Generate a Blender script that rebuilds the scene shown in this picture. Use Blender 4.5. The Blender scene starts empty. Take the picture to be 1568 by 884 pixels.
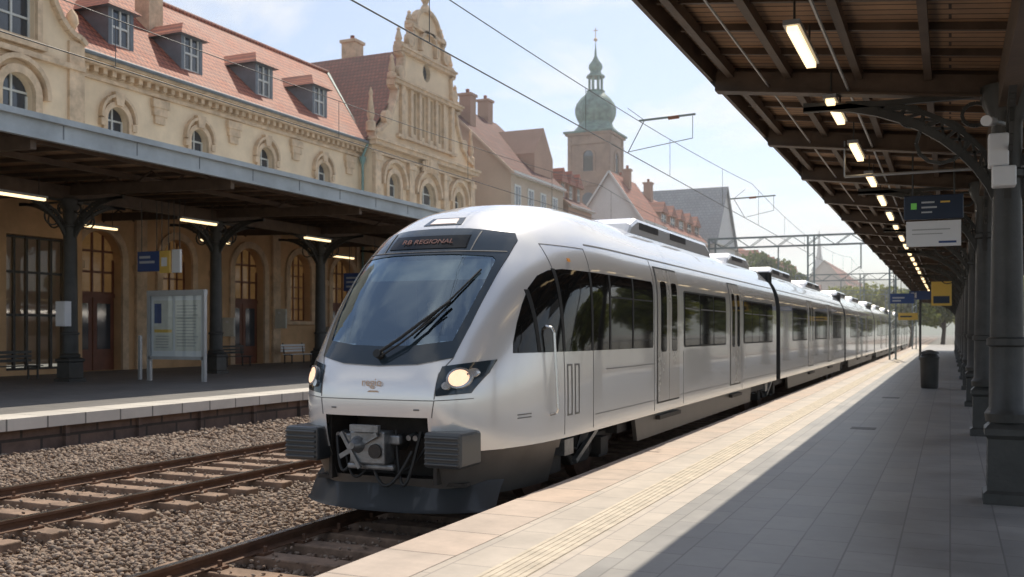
import bpy, bmesh, math, random
import numpy as np
from mathutils import Vector, Matrix
random.seed(7); np.random.seed(7)
scene=bpy.context.scene
COL=scene.collection
# ------------------------------------------------------------------ materials
def newmat(name):
    m=bpy.data.materials.new(name); m.use_nodes=True
    nt=m.node_tree; nt.nodes.clear()
    out=nt.nodes.new('ShaderNodeOutputMaterial')
    return m,nt,out
def N(nt,t,**k):
    n=nt.nodes.new(t)
    for a,b in k.items(): setattr(n,a,b)
    return n
def M(name,col,rough=.7,metal=0,var=.18,scale=1.5,bump=.15,bscale=25,coat=0,emis=None,es=1,spec=.5,col2=None,rv=.08):
    m,nt,out=newmat(name); L=nt.links.new
    b=N(nt,'ShaderNodeBsdfPrincipled'); L(b.outputs[0],out.inputs[0])
    tc=N(nt,'ShaderNodeTexCoord')
    n1=N(nt,'ShaderNodeTexNoise'); n1.inputs['Scale'].default_value=scale; n1.inputs['Detail'].default_value=8; n1.inputs['Roughness'].default_value=.65
    L(tc.outputs['Object'],n1.inputs['Vector'])
    r=N(nt,'ShaderNodeValToRGB'); L(n1.outputs['Fac'],r.inputs[0])
    r.color_ramp.elements[0].position=.3; r.color_ramp.elements[1].position=.7
    c2=col2 if col2 else col
    r.color_ramp.elements[0].color=[max(0,c*(1-var)) for c in c2]+[1]
    r.color_ramp.elements[1].color=[min(1,c*(1+var)) for c in col]+[1]
    L(r.outputs[0],b.inputs['Base Color'])
    b.inputs['Metallic'].default_value=metal
    mr=N(nt,'ShaderNodeMapRange'); L(n1.outputs['Fac'],mr.inputs[0]); mr.inputs[3].default_value=max(.02,rough-rv); mr.inputs[4].default_value=min(1,rough+rv)
    L(mr.outputs[0],b.inputs['Roughness'])
    b.inputs['Coat Weight'].default_value=coat; b.inputs['Coat Roughness'].default_value=.04
    b.inputs['Specular IOR Level'].default_value=spec
    if emis:
        b.inputs['Emission Color'].default_value=(*emis,1); b.inputs['Emission Strength'].default_value=es
    if bump>0:
        n2=N(nt,'ShaderNodeTexNoise'); n2.inputs['Scale'].default_value=bscale; n2.inputs['Detail'].default_value=5
        L(tc.outputs['Object'],n2.inputs['Vector'])
        bp=N(nt,'ShaderNodeBump'); bp.inputs['Strength'].default_value=bump; bp.inputs['Distance'].default_value=.02
        L(n2.outputs['Fac'],bp.inputs['Height']); L(bp.outputs[0],b.inputs['Normal'])
    return m
def Mbrick(name,c1,c2,mortar,bw,bh,ms,axes='XY',rough=.7,bump=.4,offset=.5,stain=.25,smooth=.1,sscale=.6,dist=.01,coat=0):
    m,nt,out=newmat(name); L=nt.links.new
    b=N(nt,'ShaderNodeBsdfPrincipled'); L(b.outputs[0],out.inputs[0])
    tc=N(nt,'ShaderNodeTexCoord'); s=N(nt,'ShaderNodeSeparateXYZ'); L(tc.outputs['Object'],s.inputs[0])
    cb=N(nt,'ShaderNodeCombineXYZ'); L(s.outputs[axes[0]],cb.inputs[0]); L(s.outputs[axes[1]],cb.inputs[1])
    br=N(nt,'ShaderNodeTexBrick'); L(cb.outputs[0],br.inputs['Vector'])
    br.inputs['Scale'].default_value=1; br.inputs['Brick Width'].default_value=bw; br.inputs['Row Height'].default_value=bh
    br.inputs['Mortar Size'].default_value=ms; br.inputs['Mortar Smooth'].default_value=smooth; br.offset=offset
    br.inputs['Color1'].default_value=(*c1,1); br.inputs['Color2'].default_value=(*c2,1); br.inputs['Mortar'].default_value=(*mortar,1)
    n1=N(nt,'ShaderNodeTexNoise'); n1.inputs['Scale'].default_value=sscale; n1.inputs['Detail'].default_value=9; n1.inputs['Roughness'].default_value=.7
    L(tc.outputs['Object'],n1.inputs['Vector'])
    mr=N(nt,'ShaderNodeMapRange'); L(n1.outputs['Fac'],mr.inputs[0]); mr.inputs[1].default_value=.25; mr.inputs[2].default_value=.75
    mr.inputs[3].default_value=1-stain; mr.inputs[4].default_value=1+stain*.5
    mx=N(nt,'ShaderNodeVectorMath',operation='SCALE'); L(br.outputs['Color'],mx.inputs[0]); L(mr.outputs[0],mx.inputs['Scale'])
    L(mx.outputs[0],b.inputs['Base Color'])
    mr2=N(nt,'ShaderNodeMapRange'); L(n1.outputs['Fac'],mr2.inputs[0]); mr2.inputs[3].default_value=rough-.15; mr2.inputs[4].default_value=min(1,rough+.15)
    L(mr2.outputs[0],b.inputs['Roughness'])
    inv=N(nt,'ShaderNodeMath',operation='SUBTRACT'); inv.inputs[0].default_value=1; L(br.outputs['Fac'],inv.inputs[1])
    n2=N(nt,'ShaderNodeTexNoise'); n2.inputs['Scale'].default_value=30; L(tc.outputs['Object'],n2.inputs['Vector'])
    ad=N(nt,'ShaderNodeMath',operation='MULTIPLY_ADD'); L(n2.outputs['Fac'],ad.inputs[0]); ad.inputs[1].default_value=.35; L(inv.outputs[0],ad.inputs[2])
    bp=N(nt,'ShaderNodeBump'); bp.inputs['Strength'].default_value=bump; bp.inputs['Distance'].default_value=dist
    L(ad.outputs[0],bp.inputs['Height']); L(bp.outputs[0],b.inputs['Normal'])
    return m
def Mglass(name,tint,fac=.3,rough=.02,gcol=(1,1,1)):
    m,nt,out=newmat(name); L=nt.links.new
    tr=N(nt,'ShaderNodeBsdfTransparent'); tr.inputs[0].default_value=(*tint,1)
    gl=N(nt,'ShaderNodeBsdfGlossy'); gl.inputs['Roughness'].default_value=rough; gl.inputs[0].default_value=(*gcol,1)
    lw=N(nt,'ShaderNodeLayerWeight'); lw.inputs[0].default_value=.5
    pw=N(nt,'ShaderNodeMath',operation='POWER'); L(lw.outputs['Facing'],pw.inputs[0]); pw.inputs[1].default_value=4
    ad=N(nt,'ShaderNodeMath',operation='ADD',use_clamp=True); L(pw.outputs[0],ad.inputs[0]); ad.inputs[1].default_value=fac
    mx=N(nt,'ShaderNodeMixShader'); L(ad.outputs[0],mx.inputs[0]); L(tr.outputs[0],mx.inputs[1]); L(gl.outputs[0],mx.inputs[2]); L(mx.outputs[0],out.inputs[0])
    return m
def Misland(name,cols,rough=.9):
    m,nt,out=newmat(name); L=nt.links.new
    b=N(nt,'ShaderNodeBsdfPrincipled'); L(b.outputs[0],out.inputs[0]); b.inputs['Roughness'].default_value=rough
    g=N(nt,'ShaderNodeNewGeometry'); r=N(nt,'ShaderNodeValToRGB'); L(g.outputs['Random Per Island'],r.inputs[0])
    e=r.color_ramp.elements
    while len(e)<len(cols): e.new(.5)
    for i,c in enumerate(cols): e[i].position=i/(len(cols)-1); e[i].color=(*c,1)
    L(r.outputs[0],b.inputs['Base Color'])
    return m
def Mleaf(name,c1,c2):
    m,nt,out=newmat(name); L=nt.links.new
    d=N(nt,'ShaderNodeBsdfDiffuse'); t=N(nt,'ShaderNodeBsdfTranslucent'); mx=N(nt,'ShaderNodeMixShader'); mx.inputs[0].default_value=.45
    g=N(nt,'ShaderNodeNewGeometry'); r=N(nt,'ShaderNodeValToRGB'); L(g.outputs['Random Per Island'],r.inputs[0])
    r.color_ramp.elements[0].color=(*c1,1); r.color_ramp.elements[1].color=(*c2,1)
    L(r.outputs[0],d.inputs[0]); L(r.outputs[0],t.inputs[0]); L(d.outputs[0],mx.inputs[1]); L(t.outputs[0],mx.inputs[2]); L(mx.outputs[0],out.inputs[0])
    return m

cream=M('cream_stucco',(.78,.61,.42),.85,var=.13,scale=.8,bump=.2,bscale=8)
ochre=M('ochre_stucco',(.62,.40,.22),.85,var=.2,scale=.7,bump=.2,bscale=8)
stone=M('carved_sandstone',(.62,.46,.31),.85,var=.3,scale=2,bump=.5,bscale=6)
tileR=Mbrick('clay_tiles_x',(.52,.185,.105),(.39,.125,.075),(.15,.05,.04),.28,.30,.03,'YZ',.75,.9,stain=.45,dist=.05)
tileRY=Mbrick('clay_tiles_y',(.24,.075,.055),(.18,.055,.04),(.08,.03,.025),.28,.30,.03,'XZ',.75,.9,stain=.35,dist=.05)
tilePale=Mbrick('clay_tiles_hazed',(.40,.15,.10),(.30,.115,.08),(.2,.1,.08),.5,.5,.04,'YZ',.8,.6,stain=.3,dist=.05)  # distant town tiles; aerial haze is put into the colour
tileDk=Mbrick('clay_tiles_dark',(.18,.075,.06),(.14,.055,.045),(.10,.05,.045),.5,.5,.04,'YZ',.9,.6,stain=.3,dist=.05)
slate=Mbrick('slate_tiles',(.22,.25,.29),(.18,.21,.25),(.12,.14,.16),.5,.4,.03,'XZ',.6,.6,stain=.25,dist=.04)
slateD=M('lead_sheet',(.16,.18,.20),.6,var=.2)
copper=M('green_copper',(.14,.25,.22),.6,var=.3,scale=1.2,col2=(.07,.14,.13))
copperpipe=M('copper_pipe',(.18,.30,.28),.5,var=.2)
winframe=M('window_frame',(.62,.62,.58),.6,var=.05)
winglass=M('window_pane',(.05,.06,.075),.06,var=.3,scale=.3,bump=.0,spec=.9)
warmglass=M('warm_lit_pane',(.20,.12,.06),.12,var=.5,scale=.9,bump=0,emis=(1,.55,.2),es=.06)
glasscol=Mglass('clear_glass',(.9,.93,.93),.05)
wood=Mbrick('planks',(.44,.265,.15),(.33,.195,.11),(.06,.035,.022),6,.14,.012,'XY',.7,.6,stain=.5,dist=.012,sscale=1.2)
woodY=Mbrick('planks_long',(.46,.29,.17),(.36,.22,.13),(.05,.035,.025),5,.15,.012,'YX',.7,.6,stain=.4,dist=.01)
iron=M('painted_iron',(.048,.047,.043),.5,var=.35,scale=3,bump=.15)
ironB=M('brown_iron',(.10,.07,.05),.55,var=.35,scale=3,bump=.15)
fascia=M('zinc_fascia',(.36,.40,.42),.5,metal=.2,var=.25,scale=.7,bump=.1)
doorwood=M('brown_door',(.19,.075,.045),.5,var=.25)
paver=Mbrick('platform_pavers',(.31,.295,.275),(.255,.247,.237),(.17,.162,.152),.62,.36,.007,'YX',.45,.4,stain=.45,sscale=.9,dist=.004)
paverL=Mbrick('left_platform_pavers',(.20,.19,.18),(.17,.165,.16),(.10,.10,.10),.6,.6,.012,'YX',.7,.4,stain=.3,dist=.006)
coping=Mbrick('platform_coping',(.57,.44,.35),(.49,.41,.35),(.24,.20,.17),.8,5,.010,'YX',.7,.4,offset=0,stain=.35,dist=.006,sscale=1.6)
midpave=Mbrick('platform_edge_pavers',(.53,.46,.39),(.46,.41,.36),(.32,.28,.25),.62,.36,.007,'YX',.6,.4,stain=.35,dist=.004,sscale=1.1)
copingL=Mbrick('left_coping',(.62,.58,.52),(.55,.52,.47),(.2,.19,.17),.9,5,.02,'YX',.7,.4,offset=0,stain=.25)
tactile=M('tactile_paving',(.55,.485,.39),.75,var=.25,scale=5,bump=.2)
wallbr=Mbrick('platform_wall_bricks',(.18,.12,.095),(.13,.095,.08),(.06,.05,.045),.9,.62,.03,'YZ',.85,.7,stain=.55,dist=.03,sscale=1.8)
conc=M('concrete',(.30,.29,.27),.85,var=.2)
railtop=M('rail_steel',(.55,.53,.50),.22,metal=1,var=.2)
railside=M('rail_rust',(.14,.075,.045),.8,var=.3,scale=6)
sleeper=M('sleeper',(.25,.17,.12),.9,var=.4,scale=5,bump=.5)
ballastm=M('ballast_ground',(.22,.16,.12),.95,var=.45,scale=9,bump=1,bscale=14)
groundm=M('ground_mat',(.16,.15,.12),.95,var=.3,scale=.05,bump=.2)
body=M('train_paint',(.86,.85,.84),.24,metal=.38,var=.008,scale=.5,bump=0,coat=1.0,rv=.015)
darkpaint=M('train_dark_paint',(.07,.075,.08),.4,metal=.3,var=.1,bump=0,coat=.3)
greyskirt=M('train_skirt_paint',(.13,.12,.11),.45,metal=.3,var=.2,bump=.05)
mask=M('windscreen_surround',(.028,.042,.055),.12,var=.1,bump=0,coat=.5)
sideglass=M('tinted_side_glass',(.010,.010,.010),.04,var=.3,bump=0,spec=.33,rv=.01)
rubber=M('black_rubber',(.018,.018,.018),.6,var=.2,bump=.1)
under=M('underframe',(.045,.038,.033),.7,var=.4,scale=5,bump=.3)
steel=M('coupler_steel',(.25,.26,.27),.4,metal=.7,var=.35,scale=8,bump=.2)
silver=M('silver_trim',(.75,.75,.75),.25,metal=.8,var=.1,bump=0)
seam=M('panel_seam',(.18,.175,.17),.6,var=.1,bump=0)
doorpaint=M('train_door_paint',(.64,.61,.58),.27,metal=.35,var=.02,bump=0,coat=.6,rv=.02)
gold=M('gold_lettering',(.60,.42,.28),.5,var=.1,bump=0)
lampE=M('headlamp_lens',(.8,.65,.5),.2,emis=(1,.60,.38),es=1.15,bump=0,var=.3,scale=20)
lampW=M('top_lamp_lens',(.8,.8,.8),.2,emis=(1,.70,.55),es=.4,bump=0)
ledE=M('led_text',(.20,.10,.08),.5,emis=(1,.42,.30),es=.045,bump=0)
tubeE=M('fluorescent_tube',(.9,.85,.7),.3,emis=(1,.72,.38),es=2.2,bump=0)
windsc=Mglass('windscreen_glass',(.62,.72,.76),.26,.04,(.68,.84,.97))
blue=M('blue_sign',(.03,.07,.22),.35,var=.08,bump=0)
dksign=M('dark_sign',(.02,.035,.07),.35,var=.08,bump=0)
white=M('white_sign',(.75,.76,.78),.4,var=.04,bump=0)
green=M('green_sign',(.15,.5,.12),.4,var=.05,bump=0,emis=(.2,.6,.1),es=.12)
yellow=M('yellow_sign',(.72,.48,.10),.5,var=.05,bump=0)
grey=M('grey_metal',(.38,.39,.40),.4,metal=.5,var=.1,bump=0)
paper=M('poster_paper',(.66,.66,.60),.6,var=.12,scale=3,bump=0)
text=M('sign_print',(.45,.48,.52),.5,var=.02,bump=0)
interior=M('cab_interior',(.10,.105,.11),.7,var=.15,bump=0)
warm=M('warm_lamp_glow',(.9,.6,.2),.5,emis=(1,.60,.2),es=1.5,bump=0)
skin=M('skin',(.50,.31,.22),.5,var=.06,bump=0)
cloth=M('dark_uniform',(.04,.05,.08),.8,var=.1)
hair=M('hair',(.05,.03,.02),.7,var=.1)
wallA=M('house_wall_a',(.48,.38,.29),.85,var=.12,scale=.3)
wallB=M('house_wall_b',(.42,.27,.20),.85,var=.12,scale=.3)
wallC=M('house_wall_c',(.66,.66,.65),.85,var=.08,scale=.3)
wallT=M('tower_sandstone',(.34,.225,.165),.85,var=.25,scale=.5,bump=.4,bscale=3)
wallP=M('house_wall_hazed',(.50,.45,.40),.85,var=.1,scale=.2)  # far house walls, paled in the base colour to suggest distance haze
hillm=M('hill_woods_hazed',(.14,.19,.13),1,var=.15,scale=.01,bump=0)  # hill green made paler, as if seen through haze
hillm2=M('hill_fields_hazed',(.20,.25,.19),1,var=.1,scale=.01,bump=0)  # farther range, with more haze painted into its green
leafA=Mleaf('leaves_a',(.06,.10,.03),(.15,.19,.06))
leafB=Mleaf('leaves_yellow_green',(.16,.20,.05),(.32,.33,.09))  # yellow-green foliage, brighter than the other leaf colours
bark=M('bark',(.10,.07,.05),.9,var=.3)
wire=M('wire_metal',(.07,.07,.07),.5,var=.1,bump=0)
mast=M('mast_steel',(.22,.26,.26),.6,metal=.3,var=.15)

# ------------------------------------------------------------------ builder
class Obj:
    def __init__(s,name): s.name=name; s.p={}; s.bev={}; s.objs=[]
    def add(s,p,mat,vs,fs,smooth=False):
        d=s.p.setdefault(p,dict(v=[],f=[],m=mat,s=smooth)); k=len(d['v'])
        d['v'].extend([tuple(v) for v in vs]); d['f'].extend([tuple(i+k for i in f) for f in fs])
    def box(s,p,mat,x0,x1,y0,y1,z0,z1):
        vs=[(x0,y0,z0),(x1,y0,z0),(x1,y1,z0),(x0,y1,z0),(x0,y0,z1),(x1,y0,z1),(x1,y1,z1),(x0,y1,z1)]
        s.add(p,mat,vs,[(0,3,2,1),(4,5,6,7),(0,1,5,4),(1,2,6,5),(2,3,7,6),(3,0,4,7)])
    def beam(s,p,mat,a,b,w,h):
        a=Vector(a);b=Vector(b);d=(b-a).normalized(); up=Vector((0,0,1))
        if abs(d.z)>.98: up=Vector((0,1,0))
        r=d.cross(up).normalized()*w/2; u=r.cross(d).normalized()*h/2
        vs=[q+i*r+j*u for q in(a,b) for i,j in((-1,-1),(1,-1),(1,1),(-1,1))]
        s.add(p,mat,vs,[(0,1,2,3),(7,6,5,4),(0,4,5,1),(1,5,6,2),(2,6,7,3),(3,7,4,0)])
    def cyl(s,p,mat,a,b,r,n=12,r2=None,smooth=True,cap=True):
        a=Vector(a);b=Vector(b);r2=r if r2 is None else r2
        d=(b-a).normalized(); up=Vector((0,0,1)) if abs(d.z)<.95 else Vector((1,0,0))
        x=d.cross(up).normalized(); y=d.cross(x)
        vs=[];
        for q,rr in((a,r),(b,r2)):
            for i in range(n):
                t=2*math.pi*i/n; vs.append(q+x*math.cos(t)*rr+y*math.sin(t)*rr)
        fs=[(i,(i+1)%n,n+(i+1)%n,n+i) for i in range(n)]
        if cap: fs+= [tuple(range(n-1,-1,-1)),tuple(range(n,2*n))]
        s.add(p,mat,vs,fs,smooth)
    def tube(s,p,mat,pts,r,n=8):
        for a,b in zip(pts[:-1],pts[1:]): s.cyl(p,mat,a,b,r,n)
    def lathe(s,p,mat,c,prof,n=16,rot=0,smooth=True):
        vs=[];fs=[]
        for r,z in prof:
            for i in range(n):
                t=2*math.pi*(i+.5)/n+rot; vs.append((c[0]+r*math.cos(t),c[1]+r*math.sin(t),c[2]+z))
        for k in range(len(prof)-1):
            for i in range(n):
                fs.append((k*n+i,k*n+(i+1)%n,(k+1)*n+(i+1)%n,(k+1)*n+i))
        fs.append(tuple(range(n-1,-1,-1))); fs.append(tuple((len(prof)-1)*n+i for i in range(n)))
        s.add(p,mat,vs,fs,smooth)
    def prism(s,p,mat,poly,fr,w0,w1):
        o,U,V,W=fr; n=len(poly)
        vs=[o+U*u+V*v+W*w0 for u,v in poly]+[o+U*u+V*v+W*w1 for u,v in poly]
        fs=[tuple(range(n-1,-1,-1)),tuple(range(n,2*n))]+[(i,(i+1)%n,n+(i+1)%n,n+i) for i in range(n)]
        s.add(p,mat,vs,fs)
    def lbox(s,p,mat,fr,u0,u1,v0,v1,w0,w1):
        s.prism(p,mat,[(u0,v0),(u1,v0),(u1,v1),(u0,v1)],fr,w0,w1)
    def lsheet(s,p,mat,fr,u0,u1,v0,v1,w):
        o,U,V,W=fr; s.add(p,mat,[o+U*a+V*b+W*w for a,b in((u0,v0),(u1,v0),(u1,v1),(u0,v1))],[(0,1,2,3)])
    def wall(s,p,mat,fr,outer,holes,depth=.3):
        o,U,V,W=fr; bm=bmesh.new()
        for lp in [outer]+holes:
            vs=[bm.verts.new(o+U*u+V*v) for u,v in lp]
            for i in range(len(vs)): bm.edges.new((vs[i],vs[(i+1)%len(vs)]))
        bmesh.ops.triangle_fill(bm,use_beauty=True,use_dissolve=False,edges=bm.edges[:])
        bm.verts.index_update()
        s.add(p,mat,[v.co[:] for v in bm.verts],[tuple(v.index for v in f.verts) for f in bm.faces]); bm.free()
        for lp in holes:
            n=len(lp); vs=[o+U*u+V*v for u,v in lp]+[o+U*u+V*v-W*depth for u,v in lp]
            s.add(p,mat,vs,[(i,(i+1)%n,n+(i+1)%n,n+i) for i in range(n)])
    def archtrim(s,p,mat,fr,cx,z0,zt,w,tw,pr,n=12):
        o,U,V,W=fr; a=arch(cx,z0,zt,w,n); b=arch(cx,z0,zt+tw,w+2*tw,n); k=len(a)
        P=lambda q,d:o+U*q[0]+V*q[1]+W*d
        vs=[P(q,pr) for q in a]+[P(q,pr) for q in b]+[P(q,0) for q in a]+[P(q,0) for q in b]
        fs=[]
        for i in range(k-1):
            fs+=[(i,i+1,k+i+1,k+i),(k+i,k+i+1,3*k+i+1,3*k+i),(i,i+1,2*k+i+1,2*k+i)]
        fs+=[(0,k,3*k,2*k),(k-1,2*k-1,4*k-1,3*k-1)]
        s.add(p,mat,vs,fs)
    def patch(s,p,mat,outer,holes,mapf,su=.08,sv=.08,off=.01,rim=.02,smooth=True):
        bm=bmesh.new()
        for lp in [outer]+holes:
            vs=[bm.verts.new((u,v,0)) for u,v in lp]
            for i in range(len(vs)): bm.edges.new((vs[i],vs[(i+1)%len(vs)]))
        bmesh.ops.triangle_fill(bm,use_beauty=True,use_dissolve=False,edges=bm.edges[:])
        us=[u for u,v in outer]; vv=[v for u,v in outer]
        for lo,hi,st,no in((min(us),max(us),su,(1,0,0)),(min(vv),max(vv),sv,(0,1,0))):
            n=int((hi-lo)/st)
            for i in range(1,n+1):
                c=lo+(hi-lo)*i/(n+1)
                bmesh.ops.bisect_plane(bm,geom=bm.verts[:]+bm.edges[:]+bm.faces[:],plane_co=(no[0]*c,no[1]*c,0),plane_no=no,dist=1e-5)
        bm.verts.index_update()
        V=[mapf(v.co.x,v.co.y,off) for v in bm.verts]; n0=len(V)
        F=[tuple(v.index for v in f.verts) for f in bm.faces]
        for v in bm.verts: V.append(mapf(v.co.x,v.co.y,off-rim))
        for e in bm.edges:
            if len(e.link_faces)==1:
                a,b=e.verts[0].index,e.verts[1].index; F.append((a,b,b+n0,a+n0))
        bm.free(); s.add(p,mat,V,F,smooth)
    def finish(s,single=False):
        allv=[v for d in s.p.values() for v in d['v']]
        a=np.array(allv) if allv else np.zeros((1,3)); c=Vector((a[:,0].min()+a[:,0].max(),a[:,1].min()+a[:,1].max(),0))/2; c.z=float(a[:,2].min())
        e=bpy.data.objects.new(s.name,None); COL.objects.link(e); e.location=c; e.empty_display_size=.3
        for k,d in s.p.items():
            me=bpy.data.meshes.new(k); me.from_pydata(d['v'],[],d['f']); me.materials.append(d['m']); me.update()
            bm=bmesh.new(); bm.from_mesh(me); bmesh.ops.remove_doubles(bm,verts=bm.verts[:],dist=1e-4) if d['s'] else None
            bmesh.ops.recalc_face_normals(bm,faces=bm.faces[:]); bm.to_mesh(me); bm.free()
            o=bpy.data.objects.new(k,me); COL.objects.link(o); o.parent=e; o.location=-c
            if d['s']:
                me.polygons.foreach_set('use_smooth',[True]*len(me.polygons))
                try: me.set_sharp_from_angle(angle=math.radians(38))
                except Exception: pass
            if k in s.bev:
                md=o.modifiers.new('bevel','BEVEL'); md.width=s.bev[k]; md.segments=2; md.limit_method='ANGLE'
            s.objs.append(o)
        for o in getattr(s,'extra',[]): o.parent=e; o.location=Vector(o.location)-c
        return e
def arch(cx,z0,zt,w,n=12,seg=1.0):
    r=w/2; zs=zt-r*seg
    return [(cx-r,z0)]+[(cx-r*math.cos(math.pi*i/n),zs+r*seg*math.sin(math.pi*i/n)) for i in range(n+1)]+[(cx+r,z0)]
def rect(u0,u1,v0,v1): return [(u0,v0),(u1,v0),(u1,v1),(u0,v1)]
X_,Y_,Z_=Vector((1,0,0)),Vector((0,1,0)),Vector((0,0,1))
def FRX(x): return (Vector((x,0,0)),Y_,Z_,X_)
def FRY(y): return (Vector((0,y,0)),X_,Z_,-Y_)
def mesh_obj(name,v,f,mat,smooth=False):
    me=bpy.data.meshes.new(name); me.from_pydata(v,[],f); me.materials.append(mat); me.update()
    o=bpy.data.objects.new(name,me); COL.objects.link(o)
    if smooth: me.polygons.foreach_set('use_smooth',[True]*len(me.polygons))
    return o
def window(o,fr,lp,depth,bars=(1,1),fw=.07,frame=winframe,pane=winglass):
    us=[u for u,v in lp]; vs=[v for u,v in lp]; u0,u1,v0,v1=min(us),max(us),min(vs),max(vs)
    o.prism('window_panes_'+pane.name,pane,lp,fr,-depth-.02,-depth+.0)
    n,m=bars
    for i in range(n+2):
        c=u0+(u1-u0)*i/(n+1); c=min(max(c,u0+fw/2),u1-fw/2)
        top=v1
        if len(lp)>4 and i in(0,n+1): top=v1-(u1-u0)/2
        o.lbox('window_frames_'+frame.name,frame,fr,c-fw/2,c+fw/2,v0,top-.003,-depth+.003,-depth+.06)
    for j in range(m+1):
        c=v0+(v1-v0)*j/(m+1)+fw/2
        o.lbox('window_frames_'+frame.name,frame,fr,u0,u1,c-fw/2,c+fw/2,-depth+.004,-depth+.05)

# ------------------------------------------------------------------ ground
def sheet(name,x0,x1,y0,y1,z,mat): return mesh_obj(name,[(x0,y0,z),(x1,y0,z),(x1,y1,z),(x0,y1,z)],[(0,1,2,3)],mat)
sheet('ground',-2500,2500,-500,4000,-.42,groundm)
sheet('ballast_bed',-15.9,-3.8,-15,400,-.27,ballastm)
sheet('ballast_bed',4.6,12,-15,400,-.27,ballastm)
phi=(1+5**.5)/2
ico=np.array([(-1,phi,0),(1,phi,0),(-1,-phi,0),(1,-phi,0),(0,-1,phi),(0,1,phi),(0,-1,-phi),(0,1,-phi),(phi,0,-1),(phi,0,1),(-phi,0,-1),(-phi,0,1)])/1.9
icf=np.array([(0,11,5),(0,5,1),(0,1,7),(0,7,10),(0,10,11),(1,5,9),(5,11,4),(11,10,2),(10,7,6),(7,1,8),(3,9,4),(3,4,2),(3,2,6),(3,6,8),(3,8,9),(4,9,5),(2,4,11),(6,2,10),(8,6,7),(9,8,1)])
def gravel(name,n,xr,yr,zf,mat,s0=.025,s1=.055):
    x=np.random.uniform(*xr,n); t=np.random.uniform(0,1,n); y=yr[0]+(yr[1]-yr[0])*t**1.6
    z=np.array([zf(a) for a in x])
    s=np.random.uniform(s0,s1,(n,3))*np.random.uniform(.6,1.1,(n,1)); s[:,2]*=.75
    V=ico[None]*s[:,None,:]*(1+np.random.uniform(-.28,.28,(n,12,1)))
    a=np.random.uniform(0,6.28,n); c,sn=np.cos(a),np.sin(a)
    vx=V[:,:,0]*c[:,None]-V[:,:,1]*sn[:,None]; vy=V[:,:,0]*sn[:,None]+V[:,:,1]*c[:,None]; vz=V[:,:,2]
    b=np.random.uniform(-.8,.8,n); cb,sb=np.cos(b),np.sin(b)
    vy2=vy*cb[:,None]-vz*sb[:,None]; vz2=vy*sb[:,None]+vz*cb[:,None]
    V=np.stack([vx+x[:,None],vy2+y[:,None],vz2+z[:,None]+np.random.uniform(0,.03,(n,1))],-1).reshape(-1,3)
    F=(icf[None]+12*np.arange(n)[:,None,None]).reshape(-1,3)
    me=bpy.data.meshes.new(name); me.vertices.add(len(V)); me.vertices.foreach_set('co',V.ravel())
    me.loops.add(F.size); me.loops.foreach_set('vertex_index',F.ravel()); me.polygons.add(len(F))
    me.polygons.foreach_set('loop_start',np.arange(0,F.size,3)); me.polygons.foreach_set('loop_total',np.full(len(F),3))
    me.materials.append(mat); me.update(calc_edges=True)
    o=bpy.data.objects.new(name,me); COL.objects.link(o); return o
stonem=Misland('ballast_stones',[(.16,.11,.08),(.29,.205,.15),(.21,.16,.12),(.38,.30,.235),(.17,.12,.09),(.30,.245,.20),(.24,.17,.12)])
def zf(x):
    z=-.245
    if -12.6<x<-8.2: z=-.25
    if -7.1<x<-3.9: z=-.25
    return z
gravel('ballast_gravel',34000,(-14.0,-4.0),(6.0,24),zf,stonem,.020,.045)
gravel('ballast_gravel',9000,(-15.7,-8.0),(14,42),zf,stonem,.035,.06)
gravel('ballast_gravel',5000,(-15.8,-13.6),(5,16),zf,stonem,.03,.05)
gravel('ballast_gravel',900,(-11.9,-8.7),(6,24),lambda x:-.135,stonem,.016,.03)
gravel('ballast_gravel',250,(-6.9,-4.2),(6,10),lambda x:-.135,stonem,.014,.026)
def track(xl,xr,y0,y1):
    o=Obj('railway_track')
    for x in(xl,xr):
        prof=[(-.07,-.13),(.07,-.13),(.07,-.12),(.012,-.10),(.012,-.045),(.036,-.035),(.036,-.004),(-.036,-.004),(-.036,-.035),(-.012,-.045),(-.012,-.10),(-.07,-.12)]
        o.prism('rail',railside,prof,(Vector((x,0,0)),X_,Z_,Y_),y0,y1)
        o.box('rail_head',railtop,x-.033,x+.033,y0,y1,-.004,.002)
    y=y0; c=(xl+xr)/2; h=(xr-xl)/2+.5
    while y<min(y1,130):
        j=random.uniform(-.03,.03); k=random.uniform(-.05,.05); dz=random.uniform(-.012,0)
        o.box('sleepers',sleeper,c-h+k,c+h+k,y+j,y+j+.25,-.30,-.14+dz)
        for x in(xl,xr):
            o.box('rail_clips',railside,x-.15,x+.15,y+j+.05,y+j+.2,-.15,-.115)
            o.cyl('rail_bolts',railside,(x-.11,y+j+.12,-.12),(x-.11,y+j+.12,-.06),.022,6); o.cyl('rail_bolts',railside,(x+.11,y+j+.12,-.12),(x+.11,y+j+.12,-.06),.022,6)
        y+=.65
    o.bev['sleepers']=.015
    o.finish()
track(-6.20,-4.74,-8,300)
track(-11.25,-9.3,-8,300)
track(6.6,8.1,-8,300)
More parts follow.
